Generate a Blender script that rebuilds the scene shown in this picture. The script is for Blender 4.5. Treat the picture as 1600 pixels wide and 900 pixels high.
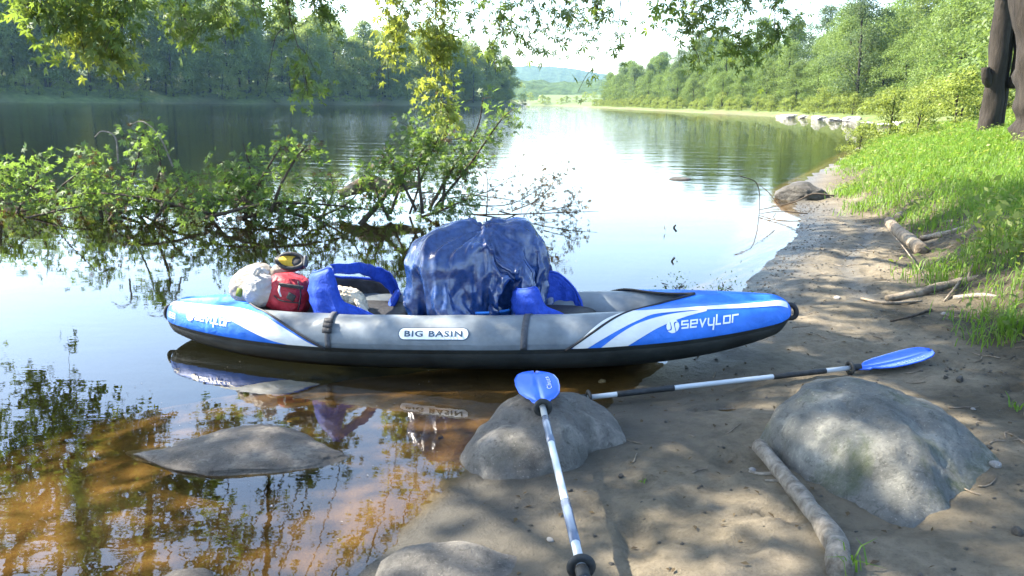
import bpy, math, random
import numpy as np
from mathutils import Vector, Matrix

R = math.radians
scene = bpy.context.scene
for o in list(bpy.data.objects):
    bpy.data.objects.remove(o)

# ------------------------------------------------------------------ camera, sky, sun, exposure
CAM_H, PITCH, ROLL, FPX = 1.43, R(13.06), R(0.9), 1250.0
cam_d = bpy.data.cameras.new('camera')
cam = bpy.data.objects.new('camera', cam_d)
scene.collection.objects.link(cam)
cam_d.sensor_width = 36.0
cam_d.lens = FPX / 1600.0 * 36.0
cam_d.clip_start, cam_d.clip_end = 0.05, 6000
_F = Vector((0, math.cos(PITCH), -math.sin(PITCH)))
_U0 = Vector((0, math.sin(PITCH), math.cos(PITCH)))
_R = Vector((1, 0, 0)) * math.cos(ROLL) + _U0 * math.sin(ROLL)
_U = _R.cross(_F)
cam.matrix_world = Matrix(((_R.x, _U.x, -_F.x, 0), (_R.y, _U.y, -_F.y, 0), (_R.z, _U.z, -_F.z, CAM_H), (0, 0, 0, 1)))
scene.camera = cam

SUN_AZ = R(-75)      # from +Y towards -X (left of the view, a little ahead)
SUN_EL = R(43)
to_sun = Vector((math.sin(SUN_AZ) * math.cos(SUN_EL), math.cos(SUN_AZ) * math.cos(SUN_EL), math.sin(SUN_EL)))
world = bpy.data.worlds.new('World')
scene.world = world
world.use_nodes = True
wn = world.node_tree.nodes
sky = wn.new('ShaderNodeTexSky')
sky.sky_type = 'NISHITA'
sky.sun_disc = False
sky.sun_elevation = SUN_EL
sky.sun_rotation = SUN_AZ
sky.air_density, sky.dust_density, sky.ozone_density = 1.0, 1.0, 1.0
wn['Background'].inputs['Strength'].default_value = 0.15
world.node_tree.links.new(sky.outputs['Color'], wn['Background'].inputs['Color'])
sun_d = bpy.data.lights.new('sun', 'SUN')
sun_d.energy = 4.8
sun_d.angle = R(0.55)
sun_d.color = (1.0, 0.92, 0.79)
sun = bpy.data.objects.new('sun', sun_d)
scene.collection.objects.link(sun)
sun.rotation_euler = to_sun.to_track_quat('Z', 'Y').to_euler()
scene.view_settings.view_transform = 'Standard'
scene.view_settings.look = 'None'
scene.view_settings.gamma = 1.0
scene.view_settings.exposure = 2.45
scene.cycles.use_denoising = True
scene.cycles.max_bounces = 6
scene.cycles.diffuse_bounces = 2
scene.cycles.glossy_bounces = 3
scene.cycles.transmission_bounces = 4
scene.cycles.transparent_max_bounces = 12
scene.cycles.volume_bounces = 0
scene.cycles.caustics_reflective = False
scene.cycles.caustics_refractive = False

# ------------------------------------------------------------------ helpers
def ray(px, py):
    return _F + _R * ((px - 800) / FPX) + _U * ((450 - py) / FPX)
def D(px, py, y):                       # the point at distance y ahead on that line of sight
    d = ray(px, py); t = y / d.y
    return Vector((d.x * t, y, CAM_H + d.z * t))
def G(px, py, z=0.0):                   # the point of a level plane
    d = ray(px, py); t = (z - CAM_H) / d.z
    return Vector((d.x * t, d.y * t, z))

rng = np.random.default_rng(7)
random.seed(7)

def _hash(ix, iy, iz, seed):
    h = (ix * 374761393 + iy * 668265263 + iz * 1274126177 + seed * 974711) & 0xffffffff
    h = ((h ^ (h >> 13)) * 1103515245) & 0xffffffff
    h = ((h ^ (h >> 16)) * 2246822519) & 0xffffffff
    return ((h ^ (h >> 15)) & 0xffff) / 65535.0
def vnoise(P, seed=0):
    P = np.asarray(P, float)
    i = np.floor(P).astype(np.int64); f = P - i
    f = f * f * (3 - 2 * f)
    out = 0
    for dx in (0, 1):
        for dy in (0, 1):
            for dz in (0, 1):
                w = (f[:, 0] if dx else 1 - f[:, 0]) * (f[:, 1] if dy else 1 - f[:, 1]) * (f[:, 2] if dz else 1 - f[:, 2])
                out = out + w * _hash(i[:, 0] + dx, i[:, 1] + dy, i[:, 2] + dz, seed)
    return out * 2 - 1
def fbm(P, octaves=4, seed=0, gain=0.5):
    P = np.asarray(P, float); a, s = 1.0, 0
    for k in range(octaves):
        s = s + a * vnoise(P * 2.03 ** k + 17.3 * k, seed + k); a *= gain
    return s

def mesh_data(name, V, F, mat=None, smooth=True):
    V = np.asarray(V, np.float32)
    me = bpy.data.meshes.new(name)
    if isinstance(F, np.ndarray):
        n, k = F.shape
        me.vertices.add(len(V)); me.vertices.foreach_set('co', V.ravel())
        me.loops.add(n * k); me.loops.foreach_set('vertex_index', F.astype(np.int32).ravel())
        me.polygons.add(n); me.polygons.foreach_set('loop_start', np.arange(0, n * k, k, dtype=np.int32))
        me.update(calc_edges=True)
    else:
        me.from_pydata([tuple(map(float, v)) for v in V], [], [tuple(map(int, f)) for f in F])
        me.update()
    if smooth:
        me.polygons.foreach_set('use_smooth', np.ones(len(me.polygons), bool))
    if mat: me.materials.append(mat)
    return me
def obj(name, V, F, mat, parent=None, smooth=True, origin=None):
    V = np.asarray(V, float)
    if origin is not None: V = V - np.asarray(origin)
    o = bpy.data.objects.new(name, mesh_data(name, V, F, mat, smooth))
    scene.collection.objects.link(o)
    if parent is not None: o.parent = parent
    elif origin is not None: o.location = origin
    return o
def part(name, V, F, mat, root, smooth=True):     # V in world space under an unrotated root
    return obj(name, np.asarray(V, float) - np.asarray(root['at']), F, mat, root, smooth)
def tag(o, label, cat, group=None, kind=None):
    o['label'] = label; o['category'] = cat
    if group: o['group'] = group
    if kind: o['kind'] = kind
    return o
def thing(name, loc, label, cat, group=None, rot=(0, 0, 0)):
    o = bpy.data.objects.new(name, None)
    o.empty_display_size = 0.1
    scene.collection.objects.link(o)
    o.location = loc; o.rotation_euler = rot
    o['at'] = tuple(float(c) for c in loc)
    return tag(o, label, cat, group)
def structure(o):
    o['kind'] = 'structure'; return o
def copy_tree(root, loc, rz=0.0, s=1.0, label=None, sz=None):
    c = root.copy(); scene.collection.objects.link(c)
    c.location = loc; c.rotation_euler = (0, 0, rz); c.scale = (s, s, sz or s)
    if label: c['label'] = label
    for ch in root.children:
        k = ch.copy(); scene.collection.objects.link(k); k.parent = c
        for g in ch.children:
            q = g.copy(); scene.collection.objects.link(q); q.parent = k
    return c

class Mix:                                         # collects quads for one mesh
    def __init__(s): s.V, s.F, s.n = [], [], 0
    def add(s, V, F):
        V = np.asarray(V, float); s.V.append(V); s.F.append(np.asarray(F, np.int64) + s.n); s.n += len(V)
    def get(s): return np.concatenate(s.V), np.concatenate(s.F)

def smooth_line(pts, n=8):
    P = [np.array(p, float) for p in pts]
    if len(P) < 3:
        return np.array([P[0] + (P[1] - P[0]) * t for t in np.linspace(0, 1, n)])
    P = [2 * P[0] - P[1]] + P + [2 * P[-1] - P[-2]]
    out = []
    for i in range(1, len(P) - 2):
        for t in np.linspace(0, 1, n, endpoint=False):
            a, b, c, d = P[i - 1], P[i], P[i + 1], P[i + 2]
            out.append(0.5 * (2 * b + (c - a) * t + (2 * a - 5 * b + 4 * c - d) * t * t + (3 * b - a - 3 * c + d) * t ** 3))
    out.append(P[-2])
    return np.array(out)
def tube(pts, rad, n=8, wob=0.0, seed=0, flat=None):     # quads only; ends closed by a tiny ring
    P = np.asarray(pts, float); m = len(P)
    rad = np.interp(np.linspace(0, 1, m), np.linspace(0, 1, len(rad)), rad) if np.ndim(rad) else np.full(m, rad)
    P = np.vstack([P[0], P, P[-1]]); rad = np.concatenate([[rad[0] * 0.02], rad, [rad[-1] * 0.02]]); m += 2
    T = np.gradient(P, axis=0); T[0], T[-1] = T[1], T[-2]
    T /= np.linalg.norm(T, axis=1)[:, None] + 1e-9
    ref = np.array([0, 0, 1.0]) if abs(T[0][2]) < 0.9 else np.array([1.0, 0, 0])
    V = []
    a = np.linspace(0, 2 * math.pi, n, endpoint=False)
    u = np.cross(T[0], ref); u /= np.linalg.norm(u)
    for i in range(m):
        u = u - T[i] * u.dot(T[i]); u /= np.linalg.norm(u) + 1e-9
        w = np.cross(T[i], u)
        rr = rad[i] * (1 + (wob * vnoise(np.column_stack([np.cos(a) * 1.3, np.sin(a) * 1.3, np.full(n, i * 0.45)]), seed) if wob else 0))
        V.append(P[i] + np.outer(np.cos(a) * rr, u) + np.outer(np.sin(a) * rr * (flat or 1), w))
    V = np.concatenate(V)
    i, j = np.meshgrid(np.arange(m - 1), np.arange(n), indexing='ij')
    F = np.stack([i * n + j, i * n + (j + 1) % n, (i + 1) * n + (j + 1) % n, (i + 1) * n + j], -1).reshape(-1, 4)
    return V, F
def grid(fn, nu, nv, closed_u=False):
    u = np.linspace(0, 1, nu, endpoint=not closed_u); v = np.linspace(0, 1, nv)
    uu, vv = np.meshgrid(u, v, indexing='ij')
    V = fn(uu.ravel(), vv.ravel())
    i, j = np.meshgrid(np.arange(nu if closed_u else nu - 1), np.arange(nv - 1), indexing='ij')
    i2 = (i + 1) % nu
    F = np.stack([i * nv + j, i2 * nv + j, i2 * nv + j + 1, i * nv + j + 1], -1).reshape(-1, 4)
    return V, F
def box(c, s, rz=0.0):
    c = np.asarray(c); V = np.array([[x, y, z] for x in (-.5, .5) for y in (-.5, .5) for z in (-.5, .5)]) * s
    if rz: V = V @ np.array([[math.cos(rz), math.sin(rz), 0], [-math.sin(rz), math.cos(rz), 0], [0, 0, 1]])
    return V + c, np.array([[0, 1, 3, 2], [4, 6, 7, 5], [0, 4, 5, 1], [2, 3, 7, 6], [0, 2, 6, 4], [1, 5, 7, 3]])
def ico(sub=4):
    import bmesh
    bm = bmesh.new(); bmesh.ops.create_icosphere(bm, subdivisions=sub, radius=1)
    V = np.array([v.co[:] for v in bm.verts]); F = np.array([[v.index for v in f.verts] for f in bm.faces]); bm.free()
    return V, F
ICO = {k: ico(k) for k in (3, 4, 5, 6)}
def rotz(V, a):
    c, s = math.cos(a), math.sin(a)
    return np.asarray(V) @ np.array([[c, s, 0], [-s, c, 0], [0, 0, 1]])
def bevel(o, w=0.004, seg=2):
    m = o.modifiers.new('bevel', 'BEVEL'); m.width = w; m.segments = seg; return o
def solid(o, t=0.004, off=-1):
    m = o.modifiers.new('thickness', 'SOLIDIFY'); m.thickness = t; m.offset = off; return o

# ------------------------------------------------------------------ materials
def mat(name, color, rough=0.6, spec=0.5, metal=0.0):
    m = bpy.data.materials.new(name); m.use_nodes = True
    b = m.node_tree.nodes['Principled BSDF']
    b.inputs['Base Color'].default_value = (*color, 1)
    b.inputs['Roughness'].default_value = rough
    b.inputs['Specular IOR Level'].default_value = spec
    b.inputs['Metallic'].default_value = metal
    return m
def N(m, t, **kw):
    n = m.node_tree.nodes.new('ShaderNode' + t)
    for k, v in kw.items():
        if k in n.inputs: n.inputs[k].default_value = v
        else: setattr(n, k, v)
    return n
def L(m, a, b): m.node_tree.links.new(a, b)
def coords(m, kind='Object', scale=(1, 1, 1)):
    tc = N(m, 'TexCoord'); mp = N(m, 'Mapping'); mp.inputs['Scale'].default_value = scale
    L(m, tc.outputs[kind], mp.inputs['Vector']); return mp.outputs['Vector']
def ramp(m, fac, stops):
    r = N(m, 'ValToRGB'); L(m, fac, r.inputs['Fac'])
    e = r.color_ramp.elements
    while len(e) < len(stops): e.new(0.5)
    for q, (p, c) in zip(e, stops): q.position = p; q.color = (*c, 1)
    return r.outputs['Color']
def noise(m, vec, scale, detail=6, rough=0.6, dist=0.0):
    n = N(m, 'TexNoise'); n.inputs['Scale'].default_value = scale; n.inputs['Detail'].default_value = detail
    n.inputs['Roughness'].default_value = rough; n.inputs['Distortion'].default_value = dist
    L(m, vec, n.inputs['Vector']); return n.outputs['Fac']
def mixc(m, fac, a, b, mode='MIX'):
    n = N(m, 'Mix', data_type='RGBA', blend_type=mode)
    for s, v in ((n.inputs[0], fac), (n.inputs[6], a), (n.inputs[7], b)):
        if isinstance(v, (int, float)): s.default_value = v
        elif isinstance(v, tuple): s.default_value = (*v, 1)
        else: L(m, v, s)
    return n.outputs[2]
def bump(m, h, strength=0.3, dist=0.02, prev=None):
    n = N(m, 'Bump'); n.inputs['Strength'].default_value = strength; n.inputs['Distance'].default_value = dist
    L(m, h, n.inputs['Height'])
    if prev is not None: L(m, prev, n.inputs['Normal'])
    return n.outputs['Normal']
def bsdf(m): return m.node_tree.nodes['Principled BSDF']

def fabric(name, color, rough=0.55, spec=0.4, var=0.25, scale=14, wr=0.35, coat=0.0):
    m = mat(name, color, rough, spec); b = bsdf(m); v = coords(m)
    n1 = noise(m, v, scale, 5)
    dark = tuple(c * (1 - var) for c in color); lite = tuple(min(1, c * (1 + var) + 0.01) for c in color)
    L(m, ramp(m, n1, [(0.3, dark), (0.7, lite)]), b.inputs['Base Color'])
    nb = bump(m, noise(m, v, scale * 0.9, 3, 0.5, 1.0), wr, 0.02)
    nb = bump(m, noise(m, v, 300, 2), 0.12, 0.003, nb)
    L(m, nb, b.inputs['Normal'])
    b.inputs['Coat Weight'].default_value = coat
    return m
def leaf_mat(name, c_lo, c_hi, trans, tw=0.45, gloss=0.03):
    m = bpy.data.materials.new(name); m.use_nodes = True; nt = m.node_tree
    nt.nodes.remove(nt.nodes['Principled BSDF'])
    g = N(m, 'NewGeometry'); oi = N(m, 'ObjectInfo')
    add = N(m, 'Math', operation='MULTIPLY_ADD'); add.inputs[1].default_value = 0.5
    L(m, g.outputs['Random Per Island'], add.inputs[0])
    sc = N(m, 'Math', operation='MULTIPLY'); sc.inputs[1].default_value = 0.5
    L(m, oi.outputs['Random'], sc.inputs[0]); L(m, sc.outputs[0], add.inputs[2])
    col = ramp(m, add.outputs[0], [(0.05, c_lo), (0.6, tuple((a + b) / 2 for a, b in zip(c_lo, c_hi))), (1.0, c_hi)])
    tcol = mixc(m, 0.65, col, trans)
    d = N(m, 'BsdfDiffuse'); t = N(m, 'BsdfTranslucent'); gl = N(m, 'BsdfGlossy'); gl.inputs['Roughness'].default_value = 0.55
    gl.inputs['Color'].default_value = (0.9, 0.95, 0.9, 1)
    L(m, col, d.inputs['Color']); L(m, tcol, t.inputs['Color'])
    m1 = N(m, 'MixShader'); m1.inputs[0].default_value = tw
    L(m, d.outputs[0], m1.inputs[1]); L(m, t.outputs[0], m1.inputs[2])
    m2 = N(m, 'MixShader'); m2.inputs[0].default_value = gloss
    L(m, m1.outputs[0], m2.inputs[1]); L(m, gl.outputs[0], m2.inputs[2])
    L(m, m2.outputs[0], nt.nodes['Material Output'].inputs['Surface'])
    return m

M = {}
M['leaf'] = leaf_mat('maple_leaf', (0.055, 0.10, 0.022), (0.13, 0.19, 0.04), (0.26, 0.36, 0.04), 0.5)
M['leaf_fresh'] = leaf_mat('fresh_maple_leaf', (0.045, 0.095, 0.022), (0.125, 0.195, 0.045), (0.24, 0.37, 0.05), 0.5)
M['leaf_young'] = leaf_mat('young_maple_leaf', (0.10, 0.15, 0.03), (0.20, 0.25, 0.05), (0.42, 0.46, 0.05), 0.55)  # translucent colour raised in place of sunlight from behind the hanging sprays
M['leaf_brown'] = leaf_mat('withered_leaf', (0.05, 0.035, 0.02), (0.12, 0.08, 0.03), (0.16, 0.09, 0.03), 0.3)
M['tree_left'] = leaf_mat('woodland_leaf', (0.06, 0.10, 0.028), (0.21, 0.27, 0.065), (0.42, 0.52, 0.10), 0.4, 0.015)
M['tree_right'] = leaf_mat('riverside_leaf', (0.07, 0.118, 0.03), (0.175, 0.24, 0.06), (0.26, 0.37, 0.07), 0.42, 0.02)
M['shrub'] = leaf_mat('shrub_leaf', (0.11, 0.15, 0.035), (0.24, 0.29, 0.065), (0.36, 0.43, 0.06), 0.42, 0.02)
M['grass'] = leaf_mat('grass_blade', (0.06, 0.13, 0.018), (0.15, 0.25, 0.035), (0.28, 0.46, 0.04), 0.45, 0.02)
M['straw'] = leaf_mat('dry_grass', (0.22, 0.15, 0.07), (0.34, 0.24, 0.12), (0.3, 0.2, 0.08), 0.3, 0.03)

def bark(name, a, b, scale=9, zs=0.25):
    m = mat(name, a, 0.9, 0.2); v = coords(m, 'Object', (1, 1, zs))
    n = noise(m, v, scale, 8, 0.65, 0.5)
    L(m, ramp(m, n, [(0.3, a), (0.7, b)]), bsdf(m).inputs['Base Color'])
    L(m, bump(m, noise(m, v, scale * 2.2, 8, 0.7), 0.9, 0.03), bsdf(m).inputs['Normal'])
    return m
M['bark'] = bark('maple_bark', (0.012, 0.010, 0.008), (0.042, 0.035, 0.028))
M['twig'] = bark('twig_bark', (0.05, 0.038, 0.028), (0.12, 0.095, 0.07), 20)
M['drift'] = bark('driftwood', (0.13, 0.11, 0.085), (0.40, 0.36, 0.30), 26, 1.0)
M['driftbark'] = bark('log_bark', (0.12, 0.09, 0.065), (0.36, 0.30, 0.22), 12, 1.0)

def stone(name, base, lite, moss=0.4, mosscol=(0.06, 0.075, 0.03), scale=5, wet=0.0):
    m = mat(name, base, 0.8, 0.35); v = coords(m); b = bsdf(m)
    n = noise(m, v, scale, 10, 0.68, 0.3)
    c = ramp(m, n, [(0.30, tuple(x * 0.35 for x in base)), (0.44, tuple(x * .8 for x in base)), (0.54, base), (0.64, lite), (0.78, tuple(x * 0.6 for x in base))])
    sp = noise(m, v, scale * 22, 4, 0.7)
    c = mixc(m, ramp(m, sp, [(0.60, (0, 0, 0)), (0.72, (0.5, 0.5, 0.5))]), c, tuple(min(1, x * 1.7) for x in lite))
    n4 = noise(m, v, scale * 6, 9, 0.8, 0.6)
    c = mixc(m, ramp(m, n4, [(0.36, (0.75, 0.75, 0.75)), (0.47, (0, 0, 0))]), c, tuple(x * .3 for x in base))
    n2 = noise(m, v, scale * 0.55, 9, 0.75, 0.4)
    c = mixc(m, ramp(m, n2, [(0.5, (0, 0, 0)), (0.66, (moss, moss, moss))]), c, mosscol)
    L(m, c, b.inputs['Base Color'])
    h = bump(m, noise(m, v, scale * 3, 10, 0.72), 1.0, 0.05)
    h = bump(m, noise(m, v, scale * 9, 8, 0.8), 0.6, 0.02, h)
    h = bump(m, noise(m, v, scale * 30, 5, 0.7), 0.6, 0.008, h)
    L(m, h, b.inputs['Normal'])
    b.inputs['Roughness'].default_value = 0.8 - 0.35 * wet
    return m
M['rock'] = stone('grey_rock', (0.185, 0.172, 0.15), (0.33, 0.30, 0.255), 0.4, (0.05, 0.055, 0.03))
M['rock_moss'] = stone('mossy_boulder', (0.19, 0.19, 0.168), (0.34, 0.33, 0.28), 0.95, (0.06, 0.078, 0.03), 4.0)
M['rock_flat'] = stone('slate_rock', (0.15, 0.13, 0.108), (0.27, 0.235, 0.19), 0.15, (0.05, 0.05, 0.03), 6, 0.5)
M['rock_dark'] = stone('dark_rock', (0.075, 0.068, 0.055), (0.14, 0.12, 0.10), 0.4, (0.04, 0.045, 0.02), 4, 0.6)
M['rock_pale'] = stone('pale_rock', (0.36, 0.34, 0.31), (0.50, 0.47, 0.43), 0.15, (0.2, 0.2, 0.12), 1.0)

M['blue'] = fabric('royal_blue_fabric', (0.014, 0.145, 0.60), 0.55, 0.5, 0.18, 9, 0.55)
M['blue_seat'] = fabric('seat_blue_fabric', (0.010, 0.050, 0.36), 0.65, 0.25, 0.25, 22, 0.45)
M['tarp'] = fabric('blue_tarp', (0.005, 0.030, 0.125), 0.24, 0.7, 0.35, 30, 0.15, 0.15)
M['tub'] = fabric('light_blue_plastic', (0.04, 0.24, 0.72), 0.35, 0.5, 0.1, 8, 0.05)
M['white_fabric'] = fabric('white_fabric', (0.66, 0.66, 0.63), 0.5, 0.4, 0.08, 10, 0.3)
M['print_white'] = mat('white_print', (0.78, 0.79, 0.78), 0.5)
M['print_dark'] = mat('dark_print', (0.03, 0.06, 0.10), 0.5)
M['grey_pvc'] = fabric('grey_pvc', (0.135, 0.158, 0.175), 0.42, 0.5, 0.3, 6, 0.30)
def scuffed(m, dirt, amount, lo=.56, hi=.72):
    b = bsdf(m); l = b.inputs['Base Color'].links[0]; src = l.from_socket; v = coords(m, 'Object', (1, 2.5, 3))
    c = mixc(m, ramp(m, noise(m, v, 7, 9, .75, 1.2), [(lo, (0, 0, 0)), (hi, (amount,) * 3)]), src, dirt)
    L(m, c, b.inputs['Base Color'])
scuffed(M['grey_pvc'], (0.25, 0.235, 0.2), .55)
M['black_pvc'] = fabric('black_hull_pvc', (0.010, 0.013, 0.012), 0.5, 0.28, 0.4, 5, 0.1)
scuffed(M['black_pvc'], (0.06, 0.055, 0.045), .5)
scuffed(M['blue'], (0.12, 0.16, 0.35), .25, .6, .75)
M['black'] = fabric('black_webbing', (0.012, 0.012, 0.014), 0.6, 0.4, 0.3, 30, 0.2)
M['strap'] = fabric('grey_webbing', (0.05, 0.055, 0.065), 0.6, 0.3, 0.3, 60, 0.2)
M['red'] = fabric('red_nylon', (0.34, 0.016, 0.028), 0.6, 0.4, 0.25, 20, 0.6)
M['yellow'] = fabric('yellow_insole', (0.55, 0.33, 0.03), 0.7, 0.2, 0.2, 30, 0.3)
M['cream'] = fabric('cream_cloth', (0.55, 0.47, 0.36), 0.9, 0.1, 0.2, 25, 0.7)
M['piping'] = mat('pale_piping', (0.45, 0.42, 0.3), 0.6)
M['blade'] = fabric('blue_plastic_blade', (0.015, 0.12, 0.72), 0.22, 0.5, 0.06, 6, 0.03, 0.3)
M['alu'] = fabric('white_aluminium_shaft', (0.46, 0.50, 0.52), 0.24, 0.7, 0.06, 8, 0.02)
M['slate'] = fabric('slate_metal_grip', (0.10, 0.13, 0.19), 0.22, 0.7, 0.1, 8, 0.02)
M['rubber'] = fabric('black_rubber_grip', (0.014, 0.016, 0.016), 0.6, 0.4, 0.3, 40, 0.2)

def bag_mat(name, col, alpha):
    m = bpy.data.materials.new(name); m.use_nodes = True; b = bsdf(m); v = coords(m)
    b.inputs['Base Color'].default_value = (*col, 1); b.inputs['Roughness'].default_value = 0.32
    nb = bump(m, noise(m, v, 16, 6, 0.6, 2.5), 0.9, 0.03); L(m, nb, b.inputs['Normal'])
    t = N(m, 'BsdfTranslucent'); t.inputs['Color'].default_value = (*col, 1)
    tr = N(m, 'BsdfTransparent'); tr.inputs['Color'].default_value = (0.95, 0.95, 0.93, 1)
    a = N(m, 'MixShader'); a.inputs[0].default_value = 0.35; L(m, b.outputs[0], a.inputs[1]); L(m, t.outputs[0], a.inputs[2])
    c = N(m, 'MixShader'); c.inputs[0].default_value = alpha; L(m, a.outputs[0], c.inputs[1]); L(m, tr.outputs[0], c.inputs[2])
    L(m, c.outputs[0], m.node_tree.nodes['Material Output'].inputs['Surface']); return m
M['bag_tan'] = bag_mat('tan_plastic_bag', (0.38, 0.34, 0.29), 0.06)
M['bag_white'] = bag_mat('white_plastic_bag', (0.48, 0.50, 0.51), 0.08)

# ------------------------------------------------------------------ ground, river
RIVER = np.array([(-300, -160), (-60, -24), (-14, -7.5), (-4.5, -2.4), (-1.6, .4), (-.8, 1.6), (-.5, 2.2), (-.33, 2.45), (-.14, 2.83),
    (.15, 3.3), (.5, 3.72), (.85, 4.3), (1.3, 5.2), (1.66, 5.85), (1.92, 6.4), (2.4, 7.4), (3.2, 8.95), (3.75, 10.5), (4.2, 12),
    (5.2, 14.8), (6.6, 18), (9.2, 23), (14, 33), (20, 42), (27, 54), (33, 70), (36, 87), (37, 113), (35.5, 145), (32, 200), (26, 300),
    (20, 420), (-70, 450), (-20, 345), (5, 300), (-5, 275), (-31, 250), (-64, 200), (-94, 150), (-140, 112), (-260, 60), (-320, 0)], float)
def river_sd(P):                         # > 0 on land, < 0 in the river, metres from the waterline
    A = RIVER; B = np.roll(RIVER, -1, 0)
    best = np.full(len(P), 1e9); inside = np.zeros(len(P), bool)
    for a, b in zip(A, B):
        ab = b - a; t = np.clip(((P - a) @ ab) / (ab @ ab), 0, 1)
        best = np.minimum(best, np.hypot(*(P - a - t[:, None] * ab).T))
        c = (a[1] > P[:, 1]) != (b[1] > P[:, 1])
        if a[1] != b[1]:
            xi = a[0] + (P[:, 1] - a[1]) / (b[1] - a[1]) * ab[0]
            inside ^= c & (P[:, 0] < xi)
    return np.where(inside, -best, best)
BANK_Y = [-40, -6, 0, 2, 3.58, 5.3, 5.73, 8.06, 9.05, 11.1, 12.0, 14, 17.8, 22, 30]
BANK_X = [6, 3.2, 2.7, 2.6, 2.6, 3.2, 3.3, 4.2, 4.5, 5.0, 5.15, 5.8, 7.0, 9.0, 13.2]
FOOT = [(.62, 2.55, 1.2, 1), (.42, 2.32, 1.5, 1), (.75, 2.25, 1.0, .9), (1.0, 3.6, .4, 1), (1.35, 3.75, .3, 1), (.85, 2.9, 1.3, .9), (2.2, 4.6, .5, 1), (2.5, 5.0, .9, 1), (2.35, 3.6, .2, 1), (2.0, 5.3, 1.2, 1), (2.75, 5.9, 1.1, 1), (3.0, 6.6, 1.3, 1), (3.3, 7.3, 1.2, 1), (.45, 2.75, .2, .6), (.3, 2.55, 2.1, .7), (.9, 2.45, 2.4, .7)]
def sst(a, b, x):
    t = np.clip((np.asarray(x) - a) / (b - a), 0, 1); return t * t * (3 - 2 * t)
def terrain(X, Y):
    X = np.asarray(X, float).ravel(); Y = np.asarray(Y, float).ravel()
    P = np.column_stack([X, Y]); sd = river_sd(P)
    P3 = np.column_stack([X, Y, np.zeros(len(X))])
    near = (X > -60) & (Y < 60)
    below = -np.minimum(-sd * 0.13, 0.25 + (-sd - 1.9) * 0.05)
    below = np.maximum(below, -2.0)
    z = np.where(sd < 0, np.maximum(sd * .11 - .055 * np.maximum(-sd - 1.2, 0) ** 2 + sd * .40 * sst(4.3, 6.5, Y), -2.2), 0)
    beach = np.minimum(sd * 0.085, 0.16 + np.maximum(sd - 1.9, 0) * 0.07)
    bd = X - np.interp(Y, BANK_Y, BANK_X)                  # into the grassy bank
    bank = 0.24 * sst(-0.15, 0.5, bd) * np.minimum(1, np.maximum(sd, 0)) + 0.15 * np.clip(bd - 0.3, 0, 4.5) + 0.03 * np.clip(bd - 4.8, 0, 60)
    bank = bank * sst(0.05, 1.2, sd)
    zr = np.where(near, np.minimum(beach, 0.40) + bank, 0)
    far = 0.35 * np.minimum(sd, 1.5) + 0.10 * np.clip(sd - 1.5, 0, 20) + 0.04 * np.clip(sd - 21, 0, 200)
    left = np.minimum(0.5 * sd, 3.0) + 0.16 * np.clip(sd - 12, 0, 110) * sst(0, -45, X)
    w_far = sst(30, 60, Y)
    zl = np.where((X < -20) | ((Y > 240) & (X < 15)), left, zr * (1 - w_far) + far * w_far)
    z = np.where(sd > 0, zl, z)
    loc = np.exp(-np.maximum(np.hypot(X, Y - 5) - 9, 0) / 6)
    z = z + loc * (0.026 * fbm(P3 * 1.3, 3, 3) + 0.014 * fbm(P3 * 5.5, 4, 9) + 0.007 * np.abs(vnoise(P3 * 17, 4)))* np.where(sd > 0, sst(0, .5, sd) * .85 + .15, .6)
    z = z + (1 - loc) * 0.12 * fbm(P3 * 0.25, 3, 5) * sst(0, 4, sd)
    for fx, fy, fr, fl in FOOT:                     # footprints and scuffs in the soft sand
        ca, sa = math.cos(fr), math.sin(fr); lx, ly = (X - fx) * ca + (Y - fy) * sa, -(X - fx) * sa + (Y - fy) * ca
        e = (lx / (.13 * fl)) ** 2 + (ly / (.05 * fl)) ** 2
        z = z - .016 * np.exp(-e ** 2) + .007 * np.exp(-(e - 2.2) ** 2 * 2)
    # a shallow drag mark left by the boat
    tr = np.abs(X - np.interp(Y, [5.6, 7, 9, 11.5], [2.55, 2.95, 4.05, 4.55])) * sst(5.4, 5.8, Y) * 1.0 + np.where((Y < 5.5) | (Y > 11.5), 9, 0)
    z = z - 0.02 * np.exp(-(tr / 0.10) ** 2)
    return z, sd, bd, tr
def gz(x, y): return float(terrain([x], [y])[0][0])
def on_ground(px, py, dz=0.0):
    p = G(px, py, 0.0)
    for _ in range(12): p = G(px, py, gz(p.x, p.y) + dz)
    return p

def axis(a, b, step, lo, hi, g=1.09):
    mid = list(np.arange(a, b, step)); up, dn = [], []
    s, v = step, mid[-1]
    while v < hi: s *= g; v += s; up.append(v)
    s, v = step, mid[0]
    while v > lo: s *= g; v -= s; dn.append(v)
    return np.array(dn[::-1] + mid + up)
xs = axis(-3.2, 4.2, 0.032, -1500, 1500); ys = axis(1.3, 8.0, 0.032, -300, 2200)
XX, YY = np.meshgrid(xs, ys, indexing='ij')
gzv, gsd, gbd, gtr = terrain(XX, YY)
i, j = np.meshgrid(np.arange(len(xs) - 1), np.arange(len(ys) - 1), indexing='ij'); n = len(ys)
GF = np.stack([i * n + j, (i + 1) * n + j, (i + 1) * n + j + 1, i * n + j + 1], -1).reshape(-1, 4)

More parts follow.
